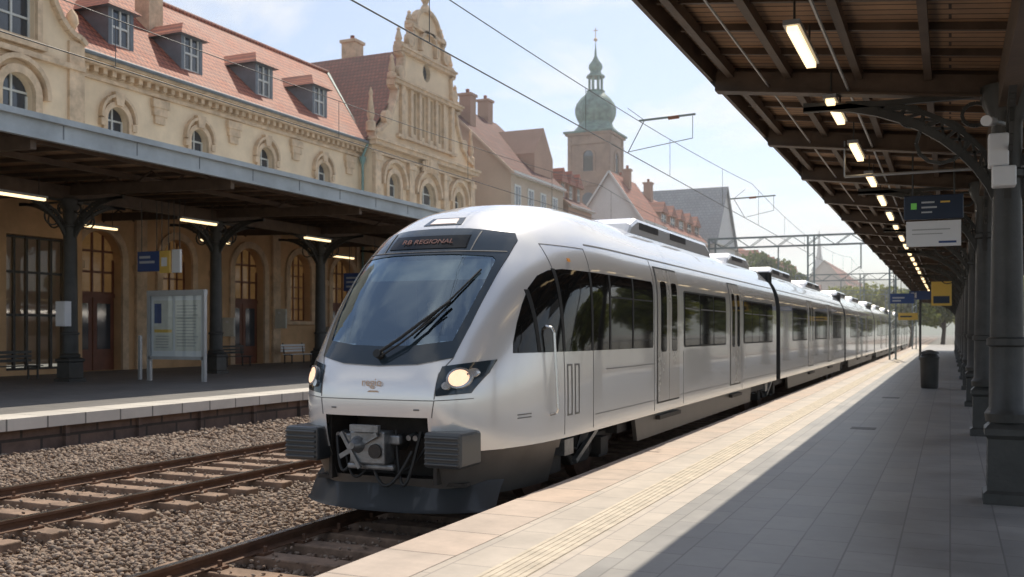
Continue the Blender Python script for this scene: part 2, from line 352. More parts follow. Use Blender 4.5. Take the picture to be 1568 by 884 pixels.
# ------------------------------------------------------------------ platforms
o=Obj('station_platform')
o.box('base',conc,-3.80,4.6,-12,135,-.42,.30)
o.box('pavers',paver,-2.30,4.5,-12,135,.30,.38)
o.box('coping_stones',coping,-3.90,-3.32,-12,135,.29,.383)
o.box('edge_pavers',midpave,-3.317,-2.303,-12,135,.30,.380)
o.box('tactile_strip',tactile,-2.92,-2.60,-12,135,.380,.384)
for k in range(6):
    x=-2.90+k*.055; o.box('tactile_ribs',tactile,x,x+.022,-2,60,.384,.3875)
for y in(17.5,26):
    o.box('drain_covers',iron,-1.55,-1.15,y,y+.40,.380,.3835)
o.finish()
o=Obj('station_platform')
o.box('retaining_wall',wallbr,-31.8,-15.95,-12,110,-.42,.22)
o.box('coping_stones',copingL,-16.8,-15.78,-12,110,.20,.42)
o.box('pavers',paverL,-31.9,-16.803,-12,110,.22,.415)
for i in range(60):
    o.box('wall_pilasters',wallbr,-15.95,-15.87,-5+i*1.9,-5+i*1.9+.10,-.42,.20)
o.finish()

# ------------------------------------------------------------------ TRAIN
AX=-5.47; YB=13.0; ZT=3.76
def cub(pts):
    xs=np.array([p[0] for p in pts]);ys=np.array([p[1] for p in pts])
    m=np.gradient(ys,xs)
    def f(x):
        x=min(max(x,xs[0]),xs[-1]); i=min(max(int(np.searchsorted(xs,x))-1,0),len(xs)-2)
        h=xs[i+1]-xs[i]; t=(x-xs[i])/h
        return float((2*t**3-3*t*t+1)*ys[i]+(t**3-2*t*t+t)*h*m[i]+(-2*t**3+3*t*t)*ys[i+1]+(t**3-t*t)*h*m[i+1])
    return f
y0f=cub([(.2,8.98),(.6,8.85),(1.15,8.71),(1.475,8.73),(1.93,8.97),(2.4,9.31),(2.89,9.74),(3.3,10.24),(3.52,10.75),(3.66,11.4),(3.72,11.95),(3.76,12.7)])
nf=cub([(.2,4.1),(1.5,4.1),(2.2,3.7),(2.9,3.05),(3.3,2.7),(3.76,2.3)])
def wf(z):
    if z<.8: return 1.43-(.8-z)*.35
    if z<=2.3: return 1.43
    t=min(1,(z-2.3)/(ZT-2.3)); return 1.43*max(0,1-t**3)**(1/2.3)
def yfront(u,z):
    w=wf(z); n=nf(z); r=min(.9999,abs(u)/max(w,1e-4))
    return YB-(YB-y0f(z))*(1-r**n)**(1/n)
def sx(y,z):
    w=wf(z)
    if y>=YB: return w
    n=nf(z); r=min(.9999,(YB-y)/(YB-y0f(z))); return w*(1-r**n)**(1/n)
def mfront(u,v,off): return (AX+u,yfront(u,v)-off*1.2,v+off*.4)
def mside(sg): return lambda u,v,off:(AX+sg*(sx(u,v)+off),u,v+ (off*.3 if v>3 else 0))
def inpoly(p,poly):
    x,y=p; c=False; n=len(poly)
    for i in range(n):
        x1,y1=poly[i];x2,y2=poly[(i+1)%n]
        if (y1>y)!=(y2>y) and x<(x2-x1)*(y-y1)/(y2-y1)+x1: c=not c
    return c
WS=[(-.75,1.93),(-.4,1.885),(0,1.87),(.4,1.885),(.75,1.93),(.80,2.2),(.84,2.55),(.845,2.83),(.80,2.87),(.4,2.895),(0,2.90),(-.4,2.895),(-.80,2.87),(-.845,2.83),(-.84,2.55),(-.80,2.2)]
MASK=[(-.80,1.76),(-.45,1.69),(0,1.67),(.45,1.69),(.80,1.76),(.86,2.1),(.90,2.5),(.925,2.85),(.92,3.08),(.86,3.17),(.4,3.22),(0,3.23),(-.4,3.22),(-.86,3.17),(-.92,3.08),(-.925,2.85),(-.90,2.5),(-.86,2.1)]
T=Obj('passenger_train')
ang=list(np.linspace(0,math.pi/2,64)); astar=math.asin((.62/1.43)**(4.1/2)); ang=sorted(ang+[astar])
zl=list(np.arange(.80,1.15,.05))+[1.15]+list(np.arange(1.18,2.3,.03))+[2.3+1.46*math.sin(a) for a in np.linspace(0,math.pi/2,52)]
def curve(z,zshape=None):
    w=wf(z);n=nf(z);y0=y0f(z); pts=[]
    for a in ang: pts.append((w*max(0,math.sin(a))**(2/n),YB-(YB-y0)*max(0,math.cos(a))**(2/n)))
    return [(-x,y) for x,y in reversed(pts)]+pts[1:]
rows=[curve(z) for z in zl]; nc=len(rows[0])
V=[(AX+x,y,z) for z,r in zip(zl,rows) for x,y in r]; F=[]
for i in range(len(zl)-1):
    for j in range(nc-1):
        q=[rows[i][j],rows[i][j+1],rows[i+1][j],rows[i+1][j+1]]
        cx=sum(a[0] for a in q)/4; cy=sum(a[1] for a in q)/4; cz=(zl[i]+zl[i+1])/2
        if cy<11.5 and inpoly((cx,cz),WS): continue
        if cy<9.6 and abs(cx)<.62 and cz<1.15: continue
        F.append((i*nc+j,i*nc+j+1,(i+1)*nc+j+1,(i+1)*nc+j))
T.add('cab_shell',body,V,F,True)
zl2=[.30,.4,.5,.6,.7,.795]; rows2=[curve(z) for z in zl2]
V=[(AX+x,y+.015,z) for z,r in zip(zl2,rows2) for x,y in r];F=[]
for i in range(len(zl2)-1):
    for j in range(nc-1):
        cx=(rows2[i][j][0]+rows2[i][j+1][0])/2; cy=rows2[i][j][1]
        if cy>10.45: continue
        if abs(cx)<.62 and zl2[i]>.42: continue
        F.append((i*nc+j,i*nc+j+1,(i+1)*nc+j+1,(i+1)*nc+j))
T.add('lower_valance',greyskirt,V,F,True)
V=[];F=[];k=25
for i in range(k):
    u=-1.16+2.32*i/(k-1); yy=8.86+.46*abs(u/1.16)**2.6
    V+= [(AX+u,yy+.12,.47),(AX+u,yy+.03,.40),(AX+u,yy-.10,.20),(AX+u,yy-.16,.17),(AX+u,yy-.10,.155)]
for i in range(k-1):
    for j in range(4): F.append((i*5+j,(i+1)*5+j,(i+1)*5+j+1,i*5+j+1))
T.add('snow_plough',darkpaint,V,F,True)
T.patch('windscreen_surround',mask,MASK,[WS],mfront,.07,.07,.012,.03)
T.patch('windscreen',windsc,[(u*1.005,v) for u,v in WS],[],mfront,.07,.07,.004,.004)
T.patch('display_window',sideglass,[(-.50,2.97),(.50,2.97),(.48,3.13),(-.48,3.13)],[],mfront,.07,.05,.02,.01)
for u in(-.56,.56): T.patch('surround_seam',seam,[(u-.006,2.93),(u+.006,2.93),(u+.006,3.18),(u-.006,3.18)],[],mfront,.2,.05,.018,.01)
T.patch('surround_seam',seam,[(-.9,2.925),(.9,2.925),(.9,2.935),(-.9,2.935)],[],mfront,.05,.2,.018,.01)
T.patch('top_marker_lamp',mask,[(-.25,3.285),(.25,3.285),(.22,3.385),(-.22,3.385)],[],mfront,.06,.03,.008,.02)
T.patch('top_marker_lens',lampW,[(-.17,3.30),(.17,3.30),(.15,3.37),(-.15,3.37)],[],mfront,.06,.03,.014,.02)
for sg in(-1,1):
    hl=[(sg*.72,1.67),(sg*1.13,1.735),(sg*1.10,1.60),(sg*1.0,1.40),(sg*.70,1.37),(sg*.695,1.5)]
    if sg<0: hl=hl[::-1]
    T.patch('headlight_housing',mask,hl,[],mfront,.05,.05,.010,.03)
    for (cu,cv,r,mt,nm) in((.90,1.545,.085,lampE,'headlight_lens'),(1.00,1.60,.045,silver,'tail_light_reflector'),(.80,1.47,.04,silver,'tail_light_reflector')):
        c=[(sg*cu+r*math.cos(t),cv+r*math.sin(t)) for t in np.linspace(0,2*math.pi,20,endpoint=False)]
        T.patch(nm,mt,c,[],mfront,.03,.03,.03,.03)
        if nm=='headlight_lens':
            c2=[(sg*cu+(r+.02)*math.cos(t),cv+(r+.02)*math.sin(t)) for t in np.linspace(0,2*math.pi,20,endpoint=False)]
            T.patch('headlight_bezel',silver,c2,[c],mfront,.03,.03,.035,.03)
def fs(pts,w=.008,off=.004):
    for (a,b),(c,d) in zip(pts[:-1],pts[1:]):
        dx,dy=c-a,d-b; l=math.hypot(dx,dy); nx,ny=-dy/l*w/2,dx/l*w/2
        T.patch('panel_seams',seam,[(a+nx,b+ny),(a-nx,b-ny),(c-nx,d-ny),(c+nx,d+ny)],[],mfront,.05,.05,off,.01)
fs([(-1.02,1.345),(-.68,1.325),(.68,1.325),(1.02,1.345)])
fs([(-.685,1.325),(-.66,1.15)]);fs([(.685,1.325),(.66,1.15)])
fs([(-.80,1.76),(-.70,1.60),(-.685,1.34)]);fs([(.80,1.76),(.70,1.60),(.685,1.34)])
for u in(-.5,.5): T.patch('hood_catches',seam,[(u-.03,1.22),(u+.03,1.22),(u+.03,1.235),(u-.03,1.235)],[],mfront,.1,.1,.006,.01)
T.box('coupler_bay',under,AX-.62,AX+.62,9.35,9.40,.45,1.2)
T.box('coupler_bay',under,AX-.66,AX-.62,8.86,9.4,.45,1.15); T.box('coupler_bay',under,AX+.62,AX+.66,8.86,9.4,.45,1.15)
T.box('coupler_bay',under,AX-.66,AX+.66,8.78,9.4,1.152,1.19); T.box('coupler_bay',under,AX-.9,AX+.9,9.0,9.4,.42,.46)
T.cyl('coupler_shank',steel,(AX-.03,9.4,.82),(AX-.03,8.8,.82),.09)
T.box('coupler_head',steel,AX-.24,AX+.18,8.62,8.84,.66,1.0)
T.box('coupler_head',steel,AX-.36,AX+.30,8.72,8.80,.86,.96)
T.box('coupler_head',steel,AX-.30,AX+.26,8.66,8.74,.60,.66)
T.cyl('coupler_cone',steel,(AX-.14,8.62,.86),(AX-.14,8.50,.86),.09,14,.035)
T.cyl('coupler_cup',under,(AX+.08,8.63,.80),(AX+.08,8.59,.80),.075,14)
T.box('coupler_plate',steel,AX-.20,AX+.14,8.56,8.615,1.0,1.07)
T.beam('coupler_lever',steel,(AX-.34,8.62,.98),(AX-.10,8.60,.62),.03,.04); T.beam('coupler_lever',steel,(AX-.38,8.66,.72),(AX+.12,8.58,.98),.025,.05)
for bx in(-.50,-.42,.36,.44): T.cyl('air_cocks',steel,(AX+bx,8.95,.95),(AX+bx,8.80,.93),.03,8)
def hose(x0,x1,z0,dip,y=8.78,r=.018):
    pts=[(AX+x0+(x1-x0)*t,y-.10*math.sin(math.pi*t),z0-dip*math.sin(math.pi*t)) for t in np.linspace(0,1,14)]
    T.tube('brake_hoses',rubber,pts,r,8)
hose(-.5,-.2,.92,.35);hose(-.1,.42,.80,.36);hose(.2,.5,1.0,.55,8.82);hose(-.45,-.05,.75,.25,8.86,.014);hose(.05,.56,.9,.30,8.9,.014)
for sg in(-1,1):
    a,b=sorted((AX+sg*.64,AX+sg*1.06)); yo=8.62
    T.box('buffer_block',darkpaint,a,b,yo,9.1,.66,1.02)
    for i in range(6): T.box('buffer_ribs',darkpaint,a+.02,b-.02,yo-.03,yo-.002,.69+i*.053,.715+i*.053)
T.bev['buffer_block']=.03;T.bev['buffer_ribs']=.008;T.bev['coupler_head']=.02
def onf(u,v,off=.05): return Vector(mfront(u,v,off))
T.cyl('wiper',rubber,onf(0,1.77,.0),onf(0,1.77,.09),.045,12)
T.tube('wiper',rubber,[onf(0,1.77,.08),onf(.22,1.92,.09),onf(.42,2.10,.09),onf(.62,2.33,.06)],.017,8)
T.tube('wiper',rubber,[onf(.04,1.74,.07),onf(.25,1.88,.08),onf(.60,2.24,.06)],.010,8)
T.tube('wiper_blade',rubber,[onf(.30,1.98,.03),onf(.45,2.16,.03),onf(.60,2.37,.03),onf(.70,2.55,.03),onf(.77,2.70,.03)],.012,8)
T.box('dashboard',interior,AX-1.0,AX+1.0,9.45,9.95,1.45,1.80)
T.box('dashboard',interior,AX-.85,AX-.35,9.75,9.95,1.80,1.93); T.box('dashboard',interior,AX-.2,AX+.3,9.78,9.95,1.80,1.98)
T.box('cab_bulkhead',interior,AX-1.05,AX+1.05,11.45,11.5,1.0,3.15)
T.box('cab_floor',interior,AX-1.1,AX+1.1,9.5,11.5,1.16,1.20)
T.box('sun_blind',M('blind_fabric',(.34,.38,.40),.8,bump=0),AX-.78,AX+.78,9.90,9.91,2.62,2.85)
T.box('driver_seat',rubber,AX-.62,AX-.12,10.45,10.95,1.55,1.66);T.box('driver_seat',rubber,AX-.60,AX-.14,10.88,10.98,1.66,2.35);T.cyl('driver_seat',rubber,(AX-.37,10.7,1.2),(AX-.37,10.7,1.55),.06)
zc=[.80,1.0,1.5,2.0]+[2.3+1.46*math.sin(a) for a in np.linspace(0,math.pi/2,26)]
def section(y): return [(AX+wf(z),y,z) for z in zc]+[(AX-wf(z),y,z) for z in reversed(zc[:-1])]
def carbody(ya,yb):
    A=section(ya);B=section(yb);n=len(A)
    T.add('car_body',body,A+B,[(i,i+1,n+i+1,n+i) for i in range(n-1)],True)
    T.add('car_ends',darkpaint,[(x,ya+.003 if ya>YB else 13.2,z) for x,y,z in A]+[(x,yb-.003,z) for x,y,z in A],[tuple(range(n)),tuple(range(n,2*n))])
    T.box('underframe',under,AX-1.25,AX+1.25,max(ya,10.2),yb-.1,.62,.80)
def sidepanel(name,mat,ya,yb,za,zb,off=.006,su=1.5,sv=.12,rim=.012,holes=[],rnd=0):
    for sg in(1,-1):
        poly=rect(ya,yb,za,zb)
        if rnd:
            r=rnd; poly=[]
            for cx,cz,a0 in((yb-r,za+r,-90),(yb-r,zb-r,0),(ya+r,zb-r,90),(ya+r,za+r,180)):
                for k in range(4): t=math.radians(a0+30*k); poly.append((cx+r*math.cos(t),cz+r*math.sin(t)))
        T.patch(name,mat,poly,holes,mside(sg),su,sv,off,rim,True)
def vseam(y,za,zb,w=.010): sidepanel('side_seams',seam,y-w/2,y+w/2,za,zb,.0035,5,.1,.006)
def hseam(z,ya,yb,w=.01,m=seam):  sidepanel('side_seams',m,ya,yb,z-w/2,z+w/2,.0035,(.15 if ya<13 else 9),.3,.006)
def door(ya,yb):
    sidepanel('door_frame',rubber,ya-.03,yb+.03,.94,3.02,.004,5,.1)
    m=(ya+yb)/2
    for a,b in((ya,m-.01),(m+.01,yb)):
        sidepanel('door_leaf',doorpaint,a,b,.97,2.99,.016,5,.1)
        w=(b-a); sidepanel('door_glass',sideglass,a+w*.24,b-w*.24,1.72,2.80,.020,5,.1,rnd=.06)
    for sg in(1,-1):
        T.box('door_step',under,*sorted((AX+sg*1.30,AX+sg*1.47)),ya,yb,.70,.76)
def winband(ya,yb,n,za=1.80,zb=2.68):
    sidepanel('window_band',rubber,ya-.03,yb+.03,za-.03,zb+.03,.004,5,.1,rnd=.07)
    w=(yb-ya)/n
    for i in range(n):
        a=ya+i*w+.03; b=ya+(i+1)*w-.03
        sidepanel('side_window',sideglass,a,b,za,zb,.010,5,.1,rnd=.05)
        sidepanel('window_bar',seam,a+.02,b-.02,zb-.27,zb-.25,.012,5,.3,.004)
def bogie(y):
    for yy in(y-.9,y+.9):
        for sg in(1,-1):
            T.cyl('wheels',railside,(AX+sg*.66,yy,.42),(AX+sg*.80,yy,.42),.42,28)
            T.cyl('wheel_hubs',steel,(AX+sg*.80,yy,.42),(AX+sg*.98,yy,.42),.13,14,.10)
            T.box('axle_boxes',under,*sorted((AX+sg*.84,AX+sg*1.10)),yy-.18,yy+.18,.32,.58)
            T.cyl('springs',steel,(AX+sg*1.0,yy-.28,.5),(AX+sg*1.0,yy-.28,.82),.07,10);T.cyl('springs',steel,(AX+sg*1.0,yy+.28,.5),(AX+sg*1.0,yy+.28,.82),.07,10)
        T.cyl('axles',steel,(AX-.7,yy,.42),(AX+.7,yy,.42),.08,10)
    for sg in(1,-1):
        T.prism('bogie_frames',under,[(y-1.35,.55),(y-1.2,.68),(y-.5,.66),(y-.3,.45),(y+.3,.45),(y+.5,.66),(y+1.2,.68),(y+1.35,.55),(y+1.2,.50),(y+.55,.52),(y+.3,.33),(y-.3,.33),(y-.55,.52),(y-1.2,.50)],(Vector((AX+sg*1.02,0,0)),Y_,Z_,X_),-.07,.07)
        T.cyl('air_springs',rubber,(AX+sg*.98,y,.48),(AX+sg*.98,y,.78),.22,16)
        T.beam('dampers',steel,(AX+sg*1.2,y-.5,.42),(AX+sg*1.2,y+.3,.75),.06,.06)
        T.box('brake_units',under,*sorted((AX+sg*1.08,AX+sg*1.22)),y+.45,y+.75,.40,.62)
        T.box('junction_boxes',steel,*sorted((AX+sg*1.12,AX+sg*1.28)),y-1.05,y-.75,.55,.74)
        T.tube('bogie_cables',rubber,[(AX+sg*1.15,y-.7,.78),(AX+sg*1.2,y-.6,.6),(AX+sg*1.15,y-.3,.55),(AX+sg*1.15,y-.1,.78)],.015,6)
    T.bev['bogie_frames']=.02
def skirt(ya,yb):
    for sg in(1,-1):
        T.prism('side_skirt',greyskirt,[(ya,.795),(ya+.12,.47),(yb-.12,.47),(yb,.795)],(Vector((AX+sg*1.37,0,0)),Y_,Z_,X_),-.03,.03)
def roofpod(ya,yb,h=3.86):
    T.prism('roof_equipment',body,[(ya,3.5),(ya+.25,h-.12),(ya+.6,h),(yb-.6,h),(yb-.25,h-.12),(yb,3.5)],(Vector((AX,0,0)),Y_,Z_,X_),-.88,.88)
    for sg in(1,-1):
        yy=ya+.7
        while yy<yb-1.6:
            T.box('roof_vents',under,*sorted((AX+sg*.86,AX+sg*.89)),yy,yy+1.1,3.68,h-.07); yy+=1.9
T.bev['roof_equipment']=.07
cars=[(YB,25.5)]+[(26.15+i*17.5,26.15+i*17.5+16.9) for i in range(5)]
for i,(a,b) in enumerate(cars):
    carbody(a,b)
    T.box('gangway',rubber,AX-1.15,AX+1.15,b-.02,b+.70,.9,3.5)
    for k in range(5): T.box('gangway_ribs',rubber,AX-1.22,AX+1.22,b+.05+k*.12,b+.10+k*.12,.85,3.56)
    if i==0:
        door(14.42,15.68); winband(16.05,19.35,3); door(19.80,20.80); winband(21.2,24.9,4)
        skirt(13.35,22.2); bogie(11.95); bogie(25.8)
        roofpod(14.6,20.6); roofpod(22.0,25.0,3.84)
        hseam(1.55,12.0,14.3);hseam(1.0,11.6,25.4)
        hseam(3.12,11.6,25.4,.02)
    else:
        winband(a+2.2,a+5.2,3);door(a+5.6,a+6.8);winband(a+7.2,a+10.6,3);door(a+11,a+12.2);winband(a+12.6,a+15.6,3)
        skirt(a+1.4,b-1.4); bogie(b+.3)
        roofpod(a+1.5,a+6);roofpod(a+9,a+13.5,3.84); hseam(3.12,a+.1,b-.1,.02);hseam(1.0,a+.1,b-.1)
CAB=[(9.56,1.80),(9.60,1.92),(9.72,2.12),(9.88,2.33),(10.06,2.52),(10.28,2.67),(10.5,2.74),(10.8,2.77),(14.12,2.77),(14.18,2.72),(14.18,1.83),(14.14,1.79)]
for sg in(1,-1):
    T.patch('cab_side_glazing',sideglass,CAB,[],mside(sg),.1,.08,.006,.02)
    m=mside(sg)
    for y in(10.02,10.60,11.48,12.15,13.15): T.patch('glazing_bars',rubber,rect(y-.03,y+.03,1.80,2.5 if y<10.1 else 2.765),[],m,.2,.08,.012,.012)
    T.patch('glazing_bars',seam,rect(12.2,14.1,2.47,2.49),[],m,.2,.2,.012,.012)
    T.patch('door_light',M('amber_lens',(.5,.2,.03),.3,bump=0,emis=(1,.4,.05),es=.15),rect(10.99,11.04,2.87,2.91),[],m,.2,.2,.012,.012)
    yh=10.22
    h=[m(yh,1.12,.07),m(yh,1.17,.09),m(yh,2.02,.09),m(yh,2.07,.07)]
    T.tube('grab_handle',silver,[m(yh,1.10,0)]+h+[m(yh,2.09,0)],.018,10)
    T.patch('foot_recess',seam,rect(10.68,10.82,1.05,1.65),[rect(10.70,10.80,1.07,1.63)],m,.2,.1,.006,.01)
    T.patch('foot_recess',seam,rect(10.90,11.04,1.05,1.65),[rect(10.92,11.02,1.07,1.63)],m,.2,.1,.006,.01)
    for k in range(2): T.patch('side_print',seam,rect(9.55,9.80,1.10+k*.035,1.112+k*.035),[],m,.1,.2,.005,.01)
for y in(10.60,11.52): vseam(y,.84,3.06)
hseam(3.06,10.60,11.52,.010)
vseam(14.25,.84,3.1)
for y in(16.0,21.0): vseam(y,.84,1.7)
def txt(s,body_,loc,rot,size,mat,name,ext=.002,align='CENTER'):
    cu=bpy.data.curves.new(name,'FONT'); cu.body=body_; cu.size=size; cu.extrude=ext; cu.align_x=align; cu.align_y='CENTER'
    cu.materials.append(mat); ob=bpy.data.objects.new(name,cu); COL.objects.link(ob); ob.location=loc; ob.rotation_euler=rot
    if not hasattr(s,'extra'): s.extra=[]
    s.extra.append(ob); return ob
sl=math.atan2(y0f(3.12)-y0f(2.98),.14)
T.extra=[]
txt(T,'RB REGIONAL',(AX,y0f(3.05)-.035,3.05+.01),(math.pi/2-sl,0,0),.105,ledE,'led_destination_text')
txt(T,'regio',(AX-.03,y0f(1.50)-.022,1.50),(math.pi/2-.10,0,0),.12,gold,'fleet_lettering')
T.patch('fleet_emblem',gold,[(-.08,1.40),(.06,1.40),(.04,1.415),(-.06,1.415)],[],mfront,.1,.1,.006,.01)
T.finish()
def skinfig(name,verts,edges,radii,mat,root=0,sub=2):
    me=bpy.data.meshes.new(name); me.from_pydata(verts,edges,[]); ob=bpy.data.objects.new(name,me); COL.objects.link(ob)
    md=ob.modifiers.new('skin','SKIN')
    for i,r in enumerate(radii): me.skin_vertices[0].data[i].radius=(r,r)
    me.skin_vertices[0].data[root].use_root=True
    s=ob.modifiers.new('sub','SUBSURF'); s.levels=sub; s.render_levels=sub; me.materials.append(mat); return ob
e=bpy.data.objects.new('train_driver',None); COL.objects.link(e)
dx,dy=AX-.37,10.70
v=[(0,0,1.74),(0,.02,1.95),(0,.02,2.14),(0,0,2.25),(-.19,0,2.16),(-.24,-.10,1.92),(-.17,-.38,1.86),(-.14,-.50,1.89),(.19,0,2.16),(.24,-.10,1.92),(.17,-.38,1.86),(.14,-.50,1.89),(-.10,-.05,1.72),(-.13,-.45,1.70),(-.13,-.42,1.26),(.10,-.05,1.72),(.13,-.45,1.70),(.13,-.42,1.26)]
v=[(a+dx,b+dy,c) for a,b,c in v]
b_=skinfig('uniform_body',v,[(0,1),(1,2),(2,3),(2,4),(4,5),(5,6),(6,7),(2,8),(8,9),(9,10),(10,11),(0,12),(12,13),(13,14),(0,15),(15,16),(16,17)],[.13,.135,.14,.055,.065,.05,.038,.03,.065,.05,.038,.03,.085,.07,.05,.085,.07,.05],cloth); b_.parent=e
h_=skinfig('head',[(dx,dy,2.24),(dx,dy-.01,2.32),(dx,dy-.02,2.42),(dx,dy-.11,2.36)],[(0,1),(1,2),(1,3)],[.05,.075,.09,.02],skin); h_.parent=e
h2=skinfig('hair_cap',[(dx,dy+.03,2.40),(dx,dy,2.47)],[(0,1)],[.095,.085],hair); h2.parent=e
for sx_ in(-.14,.14):
    hs=[(dx+sx_,dy-.50,1.89),(dx+sx_,dy-.58,1.88)];ed=[(0,1)];rd=[.03,.028]
    for k in range(4):
        q=-.03+.02*k; hs+=[(dx+sx_+q,dy-.64,1.89),(dx+sx_+q,dy-.68,1.865)]; ed+=[(1,len(hs)-2),(len(hs)-2,len(hs)-1)]; rd+=[.009,.008]
    t=-1 if sx_>0 else 1
    hs+=[(dx+sx_+t*.045,dy-.57,1.89),(dx+sx_+t*.05,dy-.61,1.885)]; ed+=[(0,len(hs)-2),(len(hs)-2,len(hs)-1)]; rd+=[.011,.009]
    h3=skinfig('hand',hs,ed,rd,skin,0,1); h3.parent=e

# ------------------------------------------------------------------ STATION BUILDING
S=Obj('station_building'); FX=FRX(-32)
lowholes=[arch(y,.42,6.2,2.3) if k in(0,2,4) else arch(y,2.6,6.2,1.9) for k,y in enumerate((29.9,34.3,39.3,43.5,47.6))]
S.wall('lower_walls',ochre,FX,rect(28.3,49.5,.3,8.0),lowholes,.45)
for k,(y,lp) in enumerate(zip((29.9,34.3,39.3,43.5,47.6),lowholes)):
    isd=k in(0,2,4)
    if isd:
        window(S,FX,arch(y,3.6,6.2,2.3),.45,(3,2),.09,doorwood,warmglass)
        S.lbox('doors',doorwood,FX,y-1.15,y+1.15,3.45,3.62,-.45,-.34)
        for q in(-1.13,.03):
            S.lbox('doors',doorwood,FX,y+q,y+q+1.10,.42,3.45,-.45,-.38); S.lbox('door_glass',winglass,FX,y+q+.2,y+q+.9,1.3,3.2,-.378,-.37)
    else: window(S,FX,lp,.45,(3,5),.06,doorwood,warmglass)
    S.archtrim('arch_surrounds',stone,FX,y,.42 if isd else 2.6,6.2,2.3 if isd else 1.9,.32,.12)
    if not isd: S.lbox('window_sills',stone,FX,y-1.4,y+1.4,2.40,2.58,0,.22)
for y in(28.6,32.1,36.8,41.4,45.6,49.2): S.lbox('pilasters',stone,FX,y-.3,y+.3,.42,7.8,.002,.14); S.lbox('pilasters',stone,FX,y-.38,y+.38,4.6,4.9,.002,.2)
upy=(30.8,35.7,40.6,45.6)
uph=[arch(y,9.75,11.45,1.15,seg=.8) for y in upy]
S.wall('upper_walls',cream,FX,rect(28.3,49.5,8.0,13.0),uph,.3)
for y,lp in zip(upy,uph):
    window(S,FX,lp,.3,(1,2),.07)
    S.archtrim('window_surrounds',stone,FX,y,9.75,11.45,1.15,.22,.14)
    S.lbox('window_surrounds',stone,FX,y-1.0,y+1.0,9.55,9.74,.0,.26)
    S.prism('window_surrounds',stone,[(y-.18,11.5),(y+.18,11.5),(y+.28,12.05),(y-.28,12.05)],FX,.0,.25)
    S.archtrim('window_hoods',stone,FX,y,10.9,11.85,1.7,.12,.24)
    for q in(-.85,.85): S.lbox('window_surrounds',stone,FX,y+q-.12,y+q+.12,10.55,10.85,0,.2)
S.lbox('string_course',stone,FX,28.3,49.5,8.7,8.95,.0,.18);S.lbox('string_course',stone,FX,28.3,49.5,8.2,8.3,.0,.10)
for y in(33.2,38.1,43.1,48.2):
    for k in range(3): S.lbox('carved_reliefs',stone,FX,y-.5+k*.1,y+.5-k*.1,11.9-k*.35,12.25-k*.35,0,.2-.04*k)
S.lbox('frieze',stone,FX,28.3,49.5,12.35,12.5,.0,.12)
for i in range(44): S.lbox('cornice_dentils',stone,FX,28.4+i*.48,28.62+i*.48,12.62,12.85,.0,.30)
S.lbox('cornice',stone,FX,28.3,49.5,12.85,13.02,.0,.48);S.lbox('cornice',stone,FX,28.3,49.5,13.02,13.14,.0,.60)
S.cyl('gutter',slateD,(-31.32,28.3,13.2),(-31.32,49.5,13.2),.09)
def slab(ob,p,mat,a,b,c,d): ob.add(p,mat,[a,b,c,d],[(0,1,2,3)])
slab(S,'main_roof',tileR,(-31.35,28.0,13.2),(-31.35,49.6,13.2),(-38.2,49.6,19.4),(-38.2,28.0,19.4))
S.add('main_roof',tileR,[(-31.8,49.6,13.607),(-38.2,49.6,19.4),(-38.2,55.2,19.4)],[(0,1,2)])
slab(S,'main_roof',tileR,(-38.2,28.0,19.4),(-38.2,60,19.4),(-45.0,60,13.2),(-45.0,28.0,13.2))
S.cyl('ridge_tiles',tileR,(-38.2,28,19.42),(-38.2,55.2,19.42),.16,10)
S.box('rear_walls',cream,-44.6,-44.3,14,62.5,.3,13.2)
def dormer(ob,y,x,z0,w=1.35,h=1.5,hip=True,tmat=tileR,wm=slateD,back=2.6,rise=.75):
    fr=(Vector((x,0,0)),Y_,Z_,X_)
    ob.wall('dormer_fronts',wm,fr,rect(y-w/2,y+w/2,z0,z0+h),[rect(y-w/2+.2,y+w/2-.2,z0+.2,z0+h-.1)],.1)
    window(ob,fr,rect(y-w/2+.2,y+w/2-.2,z0+.2,z0+h-.1),.1,(1,1),.09)
    for q in(-w/2,w/2): slab(ob,'dormer_cheeks',wm,(x,y+q,z0),(x-back,y+q,z0),(x-back,y+q,z0+h),(x,y+q,z0+h))
    e=.25; zt=z0+h-.05; hx=.55 if hip else -.1
    ridge=(x-hx,y,zt+rise); rb=(x-back-.8,y,zt+rise)
    A=(x+e,y-w/2-e,zt);B=(x+e,y+w/2+e,zt);C=(x-back-.2,y+w/2+e,zt);D=(x-back-.2,y-w/2-e,zt)
    ob.add('dormer_roofs',tmat,[A,B,C,D,ridge,rb],[(0,1,4),(1,2,5,4),(3,0,4,5)])
    ob.add('dormer_soffits',wm,[(a[0],a[1],a[2]-.01) for a in (A,B,C,D)],[(0,1,2,3)])
for y in(31.5,35.8,41.1,46.0): dormer(S,y,-32.45,14.0,1.4,1.85,back=2.6,rise=.8,wm=slateD)
def chimney(ob,x,y,z0,z1,w=.9,mat=stone):
    ob.box('chimneys',mat,x-w/2,x+w/2,y-w/2,y+w/2,z0,z1); ob.box('chimney_caps',mat,x-w/2-.1,x+w/2+.1,y-w/2-.1,y+w/2+.1,z1,z1+.2); ob.cyl('chimney_pots',tileR,(x,y,z1+.2),(x,y,z1+.6),.15)
chimney(S,-35.2,35.9,15.5,20.2,.9); chimney(S,-38.5,58.5,18,22.3,1.1,wallB)
for y in(28.45,49.25): S.cyl('downpipes',copperpipe,(-31.7,y,.4),(-31.7,y,12.4),.08); S.cyl('downpipes',copperpipe,(-31.7,y,12.4),(-31.35,y,13.1),.08); S.lathe('hoppers',copperpipe,(-31.7,y,11.9),[(.09,0),(.2,.3),(.2,.45)],8)
FL=FRX(-31.2)
